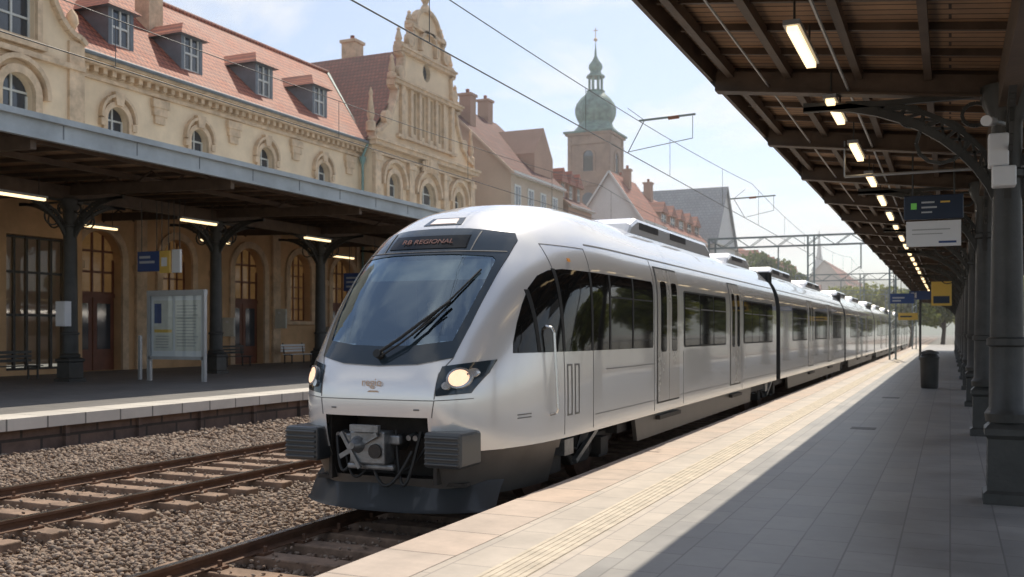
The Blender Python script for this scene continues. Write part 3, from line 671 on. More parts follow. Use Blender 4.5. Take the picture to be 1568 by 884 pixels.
out=[(12,.3),(28.3,.3),(28.3,13.3),(28.1,13.5)]+[(28.1-1.7*math.sin(t)**1.0,13.5+3.4*(1-math.cos(t))) for t in np.linspace(.15,math.pi/2,8)]+[(26.4,17.2),(26.7,17.4),(26.7,17.9),(25.6,18.2),(24.6,20.5),(22,22),(12,22)]
lowL=[rect(y,y+3.3,.6,5.6) for y in(13,17,21)]+[rect(24.9,27.6,.6,5.6)]
upL=[arch(25.3,9.6,11.5,1.4),rect(24.5,26.1,12.9,15.2),arch(20.5,9.6,11.5,1.4),rect(19.5,21.2,12.9,15.2)]
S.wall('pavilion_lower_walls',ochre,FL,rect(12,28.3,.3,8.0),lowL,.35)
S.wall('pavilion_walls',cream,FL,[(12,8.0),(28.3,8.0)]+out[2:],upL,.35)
S.add('pavilion_side',cream,[(-31.2,28.3,.3),(-32.0,28.3,.3),(-32,28.3,13.3),(-31.2,28.3,13.3)],[(0,1,2,3)])
for lp in lowL:
    u0,u1=lp[0][0],lp[1][0]
    for i in range(6):
        c=u0+(u1-u0)*i/5; S.lbox('shop_window_frames',iron,FL,c-.05,c+.05,.6,5.6,-.35,-.25)
    for z in(.6,2.6,4.2,5.5): S.lbox('shop_window_frames',iron,FL,u0,u1,z,z+.09,-.34,-.26)
    S.lsheet('shop_glass',glasscol,FL,u0,u1,.6,5.6,-.32)
S.box('shop_interior',ochre,-38,-37.9,12,28.2,.3,6.5);S.box('shop_interior',ochre,-38,-31.6,12,28.2,.3,.42);S.box('shop_interior',ochre,-38,-31.6,12,28.2,6.2,6.3)
for y in np.arange(13,28,1.9):
    S.lathe('pendant_lamps',warm,(-33.5,y,4.6),[(.06,.3),(.22,.1),(.22,0),(.05,-.08)],10); S.cyl('pendant_cords',iron,(-33.5,y,4.9),(-33.5,y,6.2),.01,5)
    S.box('shop_counter',doorwood,-36,-35.2,y-.7,y+.7,.42,1.6)
S.box('shop_shelf_lights',warm,-37.88,-37.8,16,27,3.4,3.75); S.box('shop_menu',yellow,-34.0,-33.95,23,27,3.0,3.5)
for lp in upL: window(S,FL,lp,.3,(1,2),.08)
for y in(25.3,20.5):
    S.archtrim('window_surrounds',stone,FL,y,9.6,11.5,1.4,.3,.2); S.archtrim('window_hoods',stone,FL,y,10.7,12.0,2.3,.18,.3)
    S.lbox('window_surrounds',stone,FL,y-1.2,y+1.2,12.55,12.85,0,.25);S.lbox('window_surrounds',stone,FL,y-1.1,y+1.1,15.25,15.5,0,.3)
    for q in(-1.05,.82): S.lbox('window_surrounds',stone,FL,y+q,y+q+.22,12.86,15.25,0,.16)
S.lbox('string_course',stone,FL,12,28.3,8.7,8.95,.0,.18);S.lbox('cornice',stone,FL,12,28.3,12.2,12.4,.0,.22)
S.lbox('pavilion_quoins',stone,FL,27.6,28.32,6.5,13.3,.002,.12);
S.lathe('urn',stone,(-31.3,27.9,13.5),[(.2,0),(.2,.2),(.1,.3),(.25,.6),(.2,.9),(.05,1.1)],10)
gp=[(28.35,13.3),(28.1,13.5)]+[(28.1-1.7*math.sin(t),13.5+3.4*(1-math.cos(t))) for t in np.linspace(.15,math.pi/2,8)]+[(26.4,17.2)]
for a,b in zip(gp[:-1],gp[1:]): S.beam('gable_coping',stone,(-31.2,a[0],a[1]),(-31.2,b[0],b[1]),.5,.2)
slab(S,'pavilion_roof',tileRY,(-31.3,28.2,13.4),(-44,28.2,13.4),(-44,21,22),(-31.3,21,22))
GY=56.1; FG=FRX(-31.2)
def gout(scale=1):
    h=[(6.6,13.4),(6.5,13.9),(5.9,14.1),(5.2,14.6),(4.6,15.4),(4.1,16.3),(3.9,17.0),(4.35,17.15),(4.35,17.5),(3.7,17.7),(3.3,18.2),(3.15,19.2),(3.6,19.4),(3.6,19.8),(2.6,19.95),(2.15,20.5),(1.95,21.1),(2.2,21.25),(2.2,21.5),(1.6,21.6)]
    h+=[(1.6*math.cos(t),21.6+1.3*math.sin(t)) for t in np.linspace(.2,math.pi/2,6)]
    return h
gh=gout(); poly=[(GY+a,z) for a,z in gh]+[(GY-a,z) for a,z in reversed(gh[:-1])]
holesG=[rect(GY+q-.28,GY+q+.28,14.6,17.2) for q in(-1.65,-.55,.55,1.65)]+[[(GY+.5*math.cos(t),18.9+.6*math.sin(t)) for t in np.linspace(0,2*math.pi,16,endpoint=False)]]
S.wall('gable_front',cream,FG,poly,holesG,.3)
for lp in holesG[:4]: window(S,FG,lp,.3,(0,2),.06)
S.lbox('window_panes_round',winglass,FG,GY-.6,GY+.6,18.2,19.6,-.3,-.29)
holesM=[arch(GY+q,9.6,11.7,w) for q,w in((-4.3,1.3),(0,1.9),(4.3,1.3))]
S.wall('gable_body',cream,FG,rect(49.5,62.7,8,13.4),holesM,.35)
S.wall('gable_lower_walls',ochre,FG,rect(49.5,62.7,.3,8),[arch(GY+q,.42,5.6,2.2) for q in(-4,0,4)],.35)
for q in(-4,0,4): window(S,FG,arch(GY+q,.42,5.6,2.2),.35,(3,3),.08,doorwood,warmglass)
for lp in holesM: window(S,FG,lp,.3,(1,2),.08)
for q,w in((-4.3,1.3),(0,1.9),(4.3,1.3)):
    S.archtrim('window_surrounds',stone,FG,GY+q,9.6,11.7,w,.3,.2); S.archtrim('window_hoods',stone,FG,GY+q,10.9,12.35,w+1.2,.2,.32)
    S.lbox('window_surrounds',stone,FG,GY+q-w/2-.6,GY+q+w/2+.6,9.3,9.58,0,.3)
for q in(-6.3,-2.3,2.3,6.3):
    S.lbox('pilasters',stone,FG,GY+q-.32,GY+q+.32,8.9,12.6,.0,.26); S.lbox('pilasters',stone,FG,GY+q-.42,GY+q+.42,12.2,12.5,.26,.34)
for q in(-2.2,-1.1,0,1.1,2.2): S.lbox('gable_pilasters',stone,FG,GY+q-.15,GY+q+.15,14.3,17.4,.0,.2)
for q in(-3.3,3.3): S.lbox('gable_pilasters',stone,FG,GY+q-.22,GY+q+.22,14.0,17.3,.0,.24)
for z0,z1,hw,pr in((12.62,12.8,6.7,.2),(13.1,13.35,6.9,.45),(13.35,13.5,7.0,.58),(14.05,14.25,3.9,.25),(17.3,17.5,4.5,.35),(17.5,17.62,4.6,.45),(19.45,19.65,3.6,.3),(19.65,19.78,3.7,.4),(21.3,21.5,2.2,.3)):
    S.lbox('gable_cornices',stone,FG,GY-hw,GY+hw,z0,z1,.0,pr)
S.lbox('string_course',stone,FG,49.5,62.7,8.6,8.9,.0,.22)
for a,b in zip(gh[:-1],gh[1:]):
    for sg in(1,-1): S.beam('gable_scroll_coping',stone,(-31.25,GY+sg*a[0],a[1]),(-31.25,GY+sg*b[0],b[1]),.55,.22)
for q,z in((5.1,15.0),(3.55,18.1),(2.35,20.4)):
    for sg in(1,-1): S.cyl('gable_volutes',stone,(-31.3,GY+sg*q,z),(-30.95,GY+sg*q,z),.42,16)
for q,z,h in((6.6,13.9,2.6),(4.2,17.6,1.5),(3.4,19.8,1.2),(2.1,21.5,.9)):
    for sg in(1,-1): S.lathe('obelisks',stone,(-31.3,GY+sg*q,z),[(.3,0),(.3,h*.2),(.16,h*.25),(.24,h*.38),(.1,h*.8),(.14,h*.86),(.02,h)],10)
S.lathe('finial',stone,(-31.3,GY,22.9),[(.4,0),(.3,.3),(.15,.5),(.35,.9),(.15,1.2),(.22,1.5),(.03,2.4)],12)
S.archtrim('gable_shell',stone,FG,GY,20.1,21.4,1.8,.25,.3)
for k in range(4): S.lbox('cartouche',stone,FG,GY-1.0+k*.2,GY+1.0-k*.2,12.35+k*.08,13.0+k*.06,.2+.02*k,.34+k*.05)
S.add('pavilion_side',cream,[(-31.2,49.5,.3),(-44,49.5,.3),(-44,49.5,13.4),(-31.2,49.5,13.4)],[(0,1,2,3)])
S.add('pavilion_side',cream,[(-31.2,62.7,.3),(-44,62.7,.3),(-44,62.7,13.4),(-31.2,62.7,13.4)],[(0,1,2,3)])
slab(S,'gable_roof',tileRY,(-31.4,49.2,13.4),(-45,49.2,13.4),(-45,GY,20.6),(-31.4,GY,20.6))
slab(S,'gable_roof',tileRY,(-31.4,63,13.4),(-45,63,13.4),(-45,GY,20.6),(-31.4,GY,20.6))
S.beam('valley_flashing',copperpipe,(-31.7,49.5,13.6),(-38.2,55.0,19.5),.16,.04)
S.finish()

# ------------------------------------------------------------------ CANOPIES
def bracket(ob,p,c,d,r,h,mat=iron,k=1.0):
    c=Vector(c); pts=[c+d*(r*(1-math.cos(a)))+Z_*(-h+h*math.sin(a)) for a in np.linspace(0,math.pi/2,13)]
    for a,b in zip(pts[:-1],pts[1:]): ob.beam(p,mat,a,b,.06*k,.08*k)
    p2=[c+d*(r*.78*(1-math.cos(a)))+Z_*(-h*.78+h*.78*math.sin(a)) for a in np.linspace(0,math.pi/2,13)]
    for a,b in zip(p2[:-1],p2[1:]): ob.beam(p,mat,a,b,.04*k,.045*k)
    for i in range(1,12):
        ob.beam(p,mat,pts[i],p2[i],.028*k,.028*k)
        ob.beam(p,mat,pts[i],p2[i-1],.022*k,.022*k)
        ob.beam(p,mat,pts[i-1],p2[i],.022*k,.022*k)
    for (q_,rr) in((.34,.17),(.16,.09),(.5,.08)):
        q=c+d*(r*q_*.9)+Z_*(-h*q_*(.9 if q_<.45 else .25)); ring=[q+d*(rr*math.cos(a)*r/1.4)+Z_*(rr*math.sin(a)*h/1.2) for a in np.linspace(0,2*math.pi,13)]
        for a,b in zip(ring[:-1],ring[1:]): ob.beam(p,mat,a,b,.032*k,.032*k)
    ob.beam(p,mat,c+Z_*(-.03),c+d*r+Z_*(-.03),.06*k,.05*k)
def column(x,y,z0,zt,s=1,name='iron_column',mat=iron,dirs=(),br=(1.6,1.3),bk=1.0):
    ob=Obj(name)
    ob.lathe('pedestal',mat,(x,y,z0),[(.30*s,0),(.30*s,.10),(.25*s,.13),(.24*s,.62),(.28*s,.66),(.28*s,.72),(.20*s,.78)],4,0,False)
    ob.lathe('shaft',mat,(x,y,z0),[(.19*s,.78),(.20*s,.86),(.16*s,.92),(.155*s,1.5),(.18*s,1.52),(.18*s,1.58),(.15*s,1.6),(.13*s,zt-z0-.9),(.16*s,zt-z0-.88),(.16*s,zt-z0-.82),(.13*s,zt-z0-.8),(.14*s,zt-z0-.35),(.24*s,zt-z0-.12),(.24*s,zt-z0)],16)
    for d in dirs: bracket(ob,'brackets',(x,y,zt-.03),d,br[0],br[1],mat,bk)
    ob.finish()
Cn=Obj('platform_canopy')
ex=-19.2
for y in np.arange(16.2-6.9*2,78,6.9):
    Cn.beam('cross_girders',ironB,(-19.4,y,6.42),(-31.9,y,6.75),.16,.32)
    for k in range(7):
        x=-20-1.7*k; Cn.beam('girder_web',ironB,(x,y,6.5),(x-.85,y,7.0),.04,.05);Cn.beam('girder_web',ironB,(x-.85,y,7.0),(x-1.7,y,6.55),.04,.05)
for y in np.arange(4,78,1.15): Cn.beam('rafters',ironB,(-19.4,y,6.86),(-31.9,y,7.22),.08,.12)
for x in(-20.6,-23.2,-28.5): Cn.beam('purlins',ironB,(x,3,6.72+.028*(-19.4-x)),(x,78,6.72+.028*(-19.4-x)),.12,.16)
Cn.beam('valley_girder',ironB,(-26,3,6.5),(-26,78,6.5),.2,.42)
slab(Cn,'roof_boards',woodY,(-19.3,3,6.93),(-19.3,78,6.93),(-31.95,78,7.30),(-31.95,3,7.30))
slab(Cn,'roof_sheet',fascia,(-19.2,3,7.0),(-19.2,78,7.0),(-31.95,78,7.40),(-31.95,3,7.40))
Cn.box('fascia',fascia,ex,ex+.06,3,78,6.55,6.98); Cn.box('fascia_gutter',fascia,ex,ex+.18,3,78,6.90,7.04); Cn.box('fascia_lip',fascia,ex-.05,ex+.09,3,78,6.47,6.56)
for y in np.arange(3,78,2.3): Cn.box('fascia_joints',slateD,ex+.058,ex+.068,y,y+.03,6.57,6.9)
Cn.finish()
for y in(16.2,23.1,30.0,36.9,43.8,50.7,57.6,64.5):
    column(-26,y,.415,6.3,1.6,dirs=(Y_,-Y_,X_,-X_),br=(2.3,1.9),bk=1.25)
for (x,y) in((-24.8,12.8),(-24.8,20.2),(-24.8,27.7),(-24.8,35),(-24.8,42.2),(-24.8,49.5),(-29.5,20.5),(-29.5,27.5),(-29.5,34),(-29.5,44)):
    l=Obj('fluorescent_lamp'); l.box('tube',tubeE,x-.06,x+.06,y-.9,y+.9,5.95,6.02); l.box('housing',grey,x-.10,x+.10,y-.95,y+.95,6.02,6.09)
    for q in(-.7,.7): l.cyl('rod',iron,(x,y+q,6.09),(x,y+q,6.7),.012,6)
    l.finish()
R=Obj('platform_canopy')
xe,ze,xc,zc_=-2.34,4.80,.50,4.46
Y0,Y1=-8,96
ry=lambda x: ze+(zc_-ze)*(x-xe)/(xc-xe) if x<xc else zc_+(ze-zc_)*(x-xc)/(xc-xe)
ys=[10.6+3.35*i for i in range(-5,26)]
for y in ys:
    R.beam('cross_girders',ironB,(xe+.03,y,ze-.06),(xc,y,zc_-.06),.10,.20)
    R.beam('cross_girders',ironB,(xc,y,zc_-.06),(3.18,y,ze-.06),.10,.20)
    R.beam('girder_flanges',ironB,(xe+.03,y,ze-.17),(xc,y,zc_-.17),.17,.02)
y=Y0+.3
while y<Y1:
    R.beam('joists',ironB,(xe+.03,y,ze+.085),(xc,y,zc_+.085),.045,.065); R.beam('joists',ironB,(xc,y,zc_+.085),(3.18,y,ze+.085),.045,.065); y+=.838
for x in(-2.15,-1.55,-.85,-.2): R.beam('purlins',ironB,(x,Y0,ry(x)+.03),(x,Y1,ry(x)+.03),.07,.11)
for x in(1.1,1.8,2.6): R.beam('purlins',ironB,(x,Y0,ry(x)+.03),(x,Y1,ry(x)+.03),.07,.11)
R.beam('valley_girder',ironB,(xc,Y0,zc_-.12),(xc,Y1,zc_-.12),.16,.34)
slab(R,'roof_boards',wood,(xe,Y0,ze+.12),(xe,Y1,ze+.12),(xc,Y1,zc_+.12),(xc,Y0,zc_+.12))
slab(R,'roof_boards',wood,(xc,Y0,zc_+.12),(xc,Y1,zc_+.12),(3.18,Y1,ze+.12),(3.18,Y0,ze+.12))
slab(R,'roof_sheet',slateD,(xe,Y0,ze+.16),(xe,Y1,ze+.16),(xc,Y1,zc_+.16),(xc,Y0,zc_+.16))
slab(R,'roof_sheet',slateD,(xc,Y0,zc_+.16),(xc,Y1,zc_+.16),(3.18,Y1,ze+.16),(3.18,Y0,ze+.16))
R.box('edge_fascia',ironB,xe-.04,xe,Y0,Y1,ze-.06,ze+.20); R.box('edge_gutter',slateD,xe-.12,xe-.04,Y0,Y1,ze+.06,ze+.20)
R.box('edge_fascia',ironB,3.18,3.22,Y0,Y1,ze-.06,ze+.2)
for y in ys[3:]:
    R.beam('gutter_brackets',iron,(xe-.10,y,ze+.04),(xe+.05,y,ze-.14),.04,.04)
R.tube('conduit',grey,[(-.95,Y0,4.50),(-.95,Y1,4.50)],.015,6); R.tube('conduit',iron,[(-1.75,Y0,4.62),(-1.75,Y1,4.62)],.012,6)
R.finish()
cy=[10.6+6.7*i for i in range(-1,13)]
for y in cy: column(xc,y,.38,4.40,1.0,mat=iron,dirs=(-X_,X_,Y_,-Y_),br=(1.9,1.5),bk=1.05)
for i in range(34):
    y=5.8+2.6*i; l=Obj('fluorescent_lamp'); x=-1.12
    l.box('tube',tubeE,x-.04,x+.04,y-.58,y+.58,4.36,4.40); l.box('housing',grey,x-.065,x+.065,y-.62,y+.62,4.40,4.44)
    for q in(-.45,.45): l.cyl('rod',iron,(x,y+q,4.44),(x,y+q,4.70),.01,6)
    l.finish()

# ------------------------------------------------------------------ signs & furniture
def hang_sign(x,y,w,z0,z1,mat,rows,topz,extra=None,dirn=0,name='hanging_sign'):
    s=Obj(name); fr=FRY(y)
    s.lbox('panel',mat,fr,x-w/2,x+w/2,z0,z1,-.10,0); s.bev['panel']=.01
    for (u,v,ww,hh,m) in rows: s.lbox('print_'+m.name,m,fr,x-w/2+u*w,x-w/2+(u+ww)*w,z0+v*(z1-z0),z0+(v+hh)*(z1-z0),.002,.006)
    for q in(-.35,.35): s.cyl('hanger',iron,(x+q*w,y+.05,z1),(x+q*w,y+.05,topz),.015,6)
    if extra: extra(s,fr)
    s.finish()
hang_sign(-.22,15.2,.78,3.64,3.98,dksign,[(.12,.42,.10,.26,green),(.30,.66,.22,.07,text),(.30,.45,.26,.07,text),(.30,.25,.18,.06,text),(.62,.66,.16,.07,yellow)],4.6,
  lambda s,fr:(s.lbox('lower_panel',white,fr,-.58,.14,3.25,3.61,-.08,-.0),s.lbox('lower_print',grey,fr,-.5,.0,3.48,3.495,.002,.005),s.lbox('lower_print',grey,fr,-.5,-.1,3.42,3.432,.002,.005),s.lbox('lower_print_b',blue,fr,-.15,.08,3.29,3.32,.002,.005)))
hang_sign(-1.75,42,.9,3.15,3.55,blue,[(.1,.5,.5,.15,text),(.1,.2,.35,.15,text)],4.6)
hang_sign(-1.9,52,.9,2.6,2.95,yellow,[(.1,.4,.6,.2,dksign)],4.6)
hang_sign(-.3,40,.7,3.0,3.9,yellow,[(.1,.1,.8,.3,dksign)],4.4)
hang_sign(-25.3,39.2,2.0,3.95,4.80,blue,[(.08,.68,.35,.10,text),(.08,.45,.45,.10,text),(.08,.2,.3,.10,text),(.6,.68,.28,.10,text),(.6,.45,.2,.10,yellow)],6.4)
hang_sign(-24.55,25.0,.95,4.05,4.72,blue,[(.1,.65,.5,.12,text),(.1,.4,.7,.12,text)],6.4)
hang_sign(-23.85,25.0,.42,3.98,4.72,yellow,[(.2,.3,.6,.4,white)],6.4)
hang_sign(-23.35,25.0,.35,3.98,4.75,white,[],6.4)
nb=Obj('notice_board'); fr=FRY(24.6); x0,x1=-24.15,-21.85
for x in(x0,x1): nb.box('posts',grey,x-.06,x+.06,24.6,24.72,.415,3.35)
nb.box('posts',grey,x0-.75,x0-.66,24.9,25.0,.415,1.9)
nb.lbox('frame',grey,fr,x0-.05,x1+.05,3.2,3.38,-.16,.02);nb.lbox('frame',grey,fr,x0,x1,1.12,1.22,-.14,.0)
nb.lbox('backing',white,fr,x0+.06,x1-.06,1.22,3.2,-.12,-.08)
nb.lbox('poster',paper,fr,x0+.16,x0+.98,1.4,3.05,-.079,-.07);nb.lbox('poster',paper,fr,x0+1.08,x1-.16,1.4,3.05,-.079,-.07)
nb.lbox('poster_blue',blue,fr,x0+.2,x0+.5,2.3,2.95,-.069,-.066);nb.lbox('poster_yellow',yellow,fr,x0+.2,x0+.94,2.0,2.1,-.069,-.066)
for k in range(14): nb.lbox('poster_lines',grey,fr,x0+1.15,x1-.25-.2*random.random(),1.55+k*.10,1.58+k*.10,-.069,-.066)
for k in range(5): nb.lbox('poster_lines',grey,fr,x0+.25,x0+.8,1.5+k*.09,1.53+k*.09,-.069,-.066)
nb.lsheet('glass',glasscol,fr,x0+.05,x1-.05,1.22,3.2,-.02); nb.finish()
def bench(x,y,m,rot=0):
    b=Obj('platform_bench')
    for k in range(4): b.box('seat_slats',m,x-.25+k*.13,x-.15+k*.13,y-1,y+1,.86,.89)
    for k in range(3): b.box('backrest_slats',m,x-.36,x-.33,y-1,y+1,1.0+k*.14,1.1+k*.14)
    for q in(-.8,.8):
        b.beam('legs',iron,(x-.25,y+q,.415),(x-.25,y+q,.86),.05,.05);b.beam('legs',iron,(x+.2,y+q,.415),(x+.2,y+q,.86),.05,.05)
        b.beam('legs',iron,(x-.28,y+q,.84),(x+.25,y+q,.84),.05,.04);b.beam('legs',iron,(x-.27,y+q,.84),(x-.38,y+q,1.45),.04,.04)
    b.finish()
bench(-30.6,41.5,white);bench(-28.5,19.5,iron);bench(-30.4,36.4,iron);bench(-28.5,23,iron)
def cabinet(name,x,y,w,d,z0,z1,m):
    c=Obj(name); c.box('case',m,x-w/2,x+w/2,y-d/2,y+d/2,z0,z1); c.box('door',m,x-w/2+.03,x+w/2-.03,y-d/2-.015,y-d/2-.002,z0+.04,z1-.04); c.box('label',white,x-.08,x+.08,y-d/2-.02,y-d/2-.016,z1-.25,z1-.15); c.bev['case']=.01; c.finish()
cabinet('ticket_machine',-25.9,22.75,.42,.25,2.2,3.0,white)
cabinet('vending_machine',-30.9,45.2,1.0,.8,.415,2.3,grey)
cabinet('info_poster_box',-31.6,37.3,.8,.1,1.8,2.7,paper)
cabinet('info_poster_box',-31.6,41.3,.8,.1,2.2,3.2,paper)
lb=Obj('litter_bin'); lb.lathe('bin_body',iron,(-.55,31,.38),[(.22,0),(.24,.05),(.26,.85),(.28,.9),(.24,.95),(.2,1.0)],16); lb.lathe('bin_lid',iron,(-.55,31,1.38),[(.27,0),(.25,.06),(.05,.12)],16); lb.finish()
p=Obj('speaker_and_camera_mount')
p.beam('bracket_arm',grey,(.50,10.45,3.62),(.40,10.18,3.62),.04,.04); p.beam('bracket_arm',grey,(.50,10.45,4.0),(.36,10.18,4.0),.03,.03)
p.box('speaker_box',white,.32,.49,10.0,10.2,3.55,3.85); p.box('speaker_box',white,.35,.55,9.98,10.16,3.36,3.546)
p.cyl('camera',white,(.36,10.2,4.0),(.30,9.95,3.96),.05,12); p.bev['speaker_box']=.015; p.finish()
p=Obj('tie_rod'); p.cyl('rod',grey,(-1.3,13.9,4.12),(.9,13.9,4.12),.02,8); p.lathe('collar',iron,(.42,13.9,4.05),[(.05,0),(.07,.03),(.07,.12),(.05,.15)],10); p.cyl('drop_a',grey,(-1.3,13.9,4.12),(-1.3,13.9,4.6),.012,6);p.cyl('drop_b',grey,(.9,13.9,4.12),(.9,13.9,4.5),.012,6); p.finish()
for y in(13.0,19.7): 
    p=Obj('drain_pipe'); p.cyl('pipe',grey,(.66,y,.38),(.66,y,4.3),.035,10)
    for z in(1,2.2,3.4): p.cyl('clamp',iron,(.66,y,z),(.66,y,z+.05),.055,10)
    p.finish()
p=Obj('platform_sign'); p.cyl('post',iron,(-1.6,62,.38),(-1.6,62,4.4),.07,10); p.box('blue_panel',blue,-2.2,-1.0,61.9,61.95,3.9,4.4); p.box('number_panel',white,-2.1,-1.8,61.88,61.899,4.0,4.3); p.finish()

# ------------------------------------------------------------------ catenary
def wireline(name,pts,r=.012):
    cu=bpy.data.curves.new(name,'CURVE'); cu.dimensions='3D'; cu.bevel_depth=r; sp=cu.splines.new('POLY'); sp.points.add(len(pts)-1)
    for i,q in enumerate(pts): sp.points[i].co=(*q,1)
    cu.materials.append(wire); ob=bpy.data.objects.new(name,cu); COL.objects.link(ob); return ob
spans=[-10,30,62,100,140]
def mess(y,base,sag=.5):
    for a,b in zip(spans[:-1],spans[1:]):
        if a<=y<=b: t=(y-a)/(b-a); return base-sag*4*t*(1-t)
    return base
for xw in(-5.47,-10.3):
    zz=5.35 if xw>-8 else 5.6
    e=bpy.data.objects.new('overhead_line',None); COL.objects.link(e)
    a=wireline('contact_wire',[(xw,-10,zz),(xw,140,zz)],.009); a.parent=e
    a=wireline('messenger_wire',[(xw,y,mess(y,zz+1.15)) for y in np.arange(-10,140.1,2)],.007); a.parent=e
    for y in np.arange(-6,138,5.3):
        a=wireline('dropper',[(xw,y,zz),(xw,y,mess(y,zz+1.15))],.005); a.parent=e
for xa,xb,y,z in((-5.25,-4.2,17.5,5.93),(-5.9,-4.6,28.9,5.93)):
    c=Obj('registration_arm'); c.cyl('arm',mast,(xa,y,z),(xb,y,z+.03),.022,8); c.cyl('insulator',doorwood,(xa+.55,y,z+.0),(xa+.75,y,z+.01),.035,8)
    c.cyl('stay',wire,(xa+.1,y,z),(-5.47,y,5.35),.008,6); c.cyl('stay',wire,(xb-.05,y,z),(xb-.05,y,z-.40),.006,6);c.cyl('stay',wire,(xa+.1,y,z),(-5.47,y,z+.25),.006,6); c.cyl('steady',mast,(xb-.05,y,z-.40),(-5.45,y,5.37),.008,6); c.finish()
def portal(y,xl,xr,z=7.3):
    g=Obj('overhead_line_gantry')
    for zz in(z,z+.6):
        for q in(-.25,.25): g.beam('chords',mast,(xl,y+q,zz),(xr,y+q,zz),.07,.07)
    n=int((xr-xl)/.8)
    for i in range(n):
        a=xl+(xr-xl)*i/n; b=xl+(xr-xl)*(i+1)/n
        z0,z1=(z,z+.6) if i%2 else (z+.6,z)
        for q in(-.25,.25): g.beam('lattice',mast,(a,y+q,z0),(b,y+q,z1),.04,.04)
    for x in(xl+.2,-7.75,xr-.2):
        for q in(-.2,.2): g.beam('posts',mast,(x+q*.8,y+q,-.4),(x+q*.8,y+q,z+.6),.10,.10)
        for k in range(12): g.beam('post_lattice',mast,(x-.16,y-.2,.2+k*.58),(x+.16,y+.2,.5+k*.58),.04,.04)
    for x in(-5.47,-10.3): g.cyl('hangers',mast,(x+.6,y,z),(x+.6,y,5.8),.04,8); g.cyl('hangers',mast,(x+.6,y,5.95),(x-.1,y,5.5),.025,8)
    g.finish()
portal(62,-14,-2.9);portal(100,-14,-2.9,7.0);portal(140,-14,4,7.0)

# ------------------------------------------------------------------ town
def house(name,x0,x1,y0,y1,ev,rd,axis,wm,rm,fx=True,rows=(3,6,9),dy=2.6,dormers=0,dm=None,overh=.4,wcol=winframe,dw=1.6,dhip=False):
    h=Obj(name)
    h.box('walls',wm,x0,x1,y0,y1,-.4,ev)
    if axis=='Y':
        xm=(x0+x1)/2; k=(rd-ev)/(xm-x0)
        for yy in(y0,y1): h.add('gable_walls',wm,[(x0,yy,ev),(x1,yy,ev),(xm,yy,rd-.05)],[(0,1,2)])
        for xx,s in((x1,1),(x0,-1)):
            h.add('roof',rm,[(xx+s*overh,y0-overh,ev-k*overh),(xx+s*overh,y1+overh,ev-k*overh),(xm,y1+overh,rd),(xm,y0-overh,rd)],[(0,1,2,3)])
            h.beam('barge_boards',wm,(xx+s*overh,y0-overh,ev-k*overh),(xm,y0-overh,rd),.1,.18)
    else:
        ym=(y0+y1)/2; k=(rd-ev)/(ym-y0)
        for xx in(x0,x1): h.add('gable_walls',wm,[(xx,y0,ev),(xx,y1,ev),(xx,ym,rd-.05)],[(0,1,2)])
        for yy,s in((y1,1),(y0,-1)):
            h.add('roof',rm,[(x0-overh,yy+s*overh,ev-k*overh),(x1+overh,yy+s*overh,ev-k*overh),(x1+overh,ym,rd),(x0-overh,ym,rd)],[(0,1,2,3)])
    FXs=FRX(x1); FYs=FRY(y0)
    for z in rows:
        y=y0+1.2
        while y<y1-1.2:
            h.lbox('window_trim',wcol,FXs,y-.6,y+.6,z-.1,z+1.75,.0,.06); h.lbox('window_glass',winglass,FXs,y-.45,y+.45,z,z+1.6,.061,.07); h.lbox('window_bars',wcol,FXs,y-.04,y+.04,z,z+1.6,.071,.09); y+=dy
        x=x0+1.4
        while x<x1-1.2:
            h.lbox('window_trim',wcol,FYs,x-.6,x+.6,z-.1,z+1.75,.0,.06); h.lbox('window_glass',winglass,FYs,x-.45,x+.45,z,z+1.6,.061,.07); h.lbox('window_bars',wcol,FYs,x-.04,x+.04,z,z+1.6,.071,.09); x+=dy
    h.lbox('eaves_cornice',wcol,FXs,y0,y1,ev-.35,ev-.1,.0,.3)
    if dormers:
        for i in range(dormers):
            y=y0+(y1-y0)*(i+.5)/dormers
            dormer(h,y,x1-.9,ev+.5,dw,1.5,dhip,dm or rm,wm,back=2.4,rise=1.3 if not dhip else .8)
    return h
h=house('brick_house',-43.5,-30.5,68,79,14.4,20.6,'Y',wallA,tileDk,rows=(5,8.5,11.6)); chimney(h,-35.2,70,16,20.8,1,wallB); chimney(h,-37,77,18,22,1,wallB)
h.prism('cross_gable',wallB,[(74.5,14),(78.6,14),(78.6,16.8),(76.5,19.2),(74.5,16.8)],FRX(-31.5),-4,.2); h.finish()
h=house('red_roofed_house',-42,-30.2,79.5,85.5,13.2,17.6,'Y',wallB,tileDk,rows=(3,6.5,9.9),dormers=3,dm=tilePale,dy=2.1,dw=1.2); h.finish()
h=house('white_gabled_house',-35.2,-28.3,95.5,104,13.4,18.4,'Y',wallC,tilePale,rows=(6,10),dy=3); chimney(h,-31,99,17.0,18.9,.7,wallB); chimney(h,-33,103,16.5,18.9,.7,wallB); h.finish()
h=house('row_house',-37.5,-28.1,104.2,123.5,13.2,18.0,'Y',wallB,tilePale,rows=(3,6.5,10),dormers=5,dw=2.4,dm=tilePale); chimney(h,-32.5,112,17,19.4,.9,wallB);h.finish()
h=house('slate_roofed_house',-39,-27.3,124,137,13.6,21.3,'X',wallC,slate,rows=(6,10),dy=3); h.finish()
h=house('row_house',-40,-27.5,158,206,12.0,16.8,'Y',wallP,tilePale,rows=(3,6.5),dormers=9,dw=2.4); h.finish()
h=house('row_house',-60,-50,75,120,13,19,'Y',wallP,tileDk,rows=(6,10),dormers=0); h.finish()
h=house('row_house',-45,-30,215,270,11.0,17,'Y',wallP,tilePale,rows=(3,6.5),dormers=8,dw=2.4); h.finish()
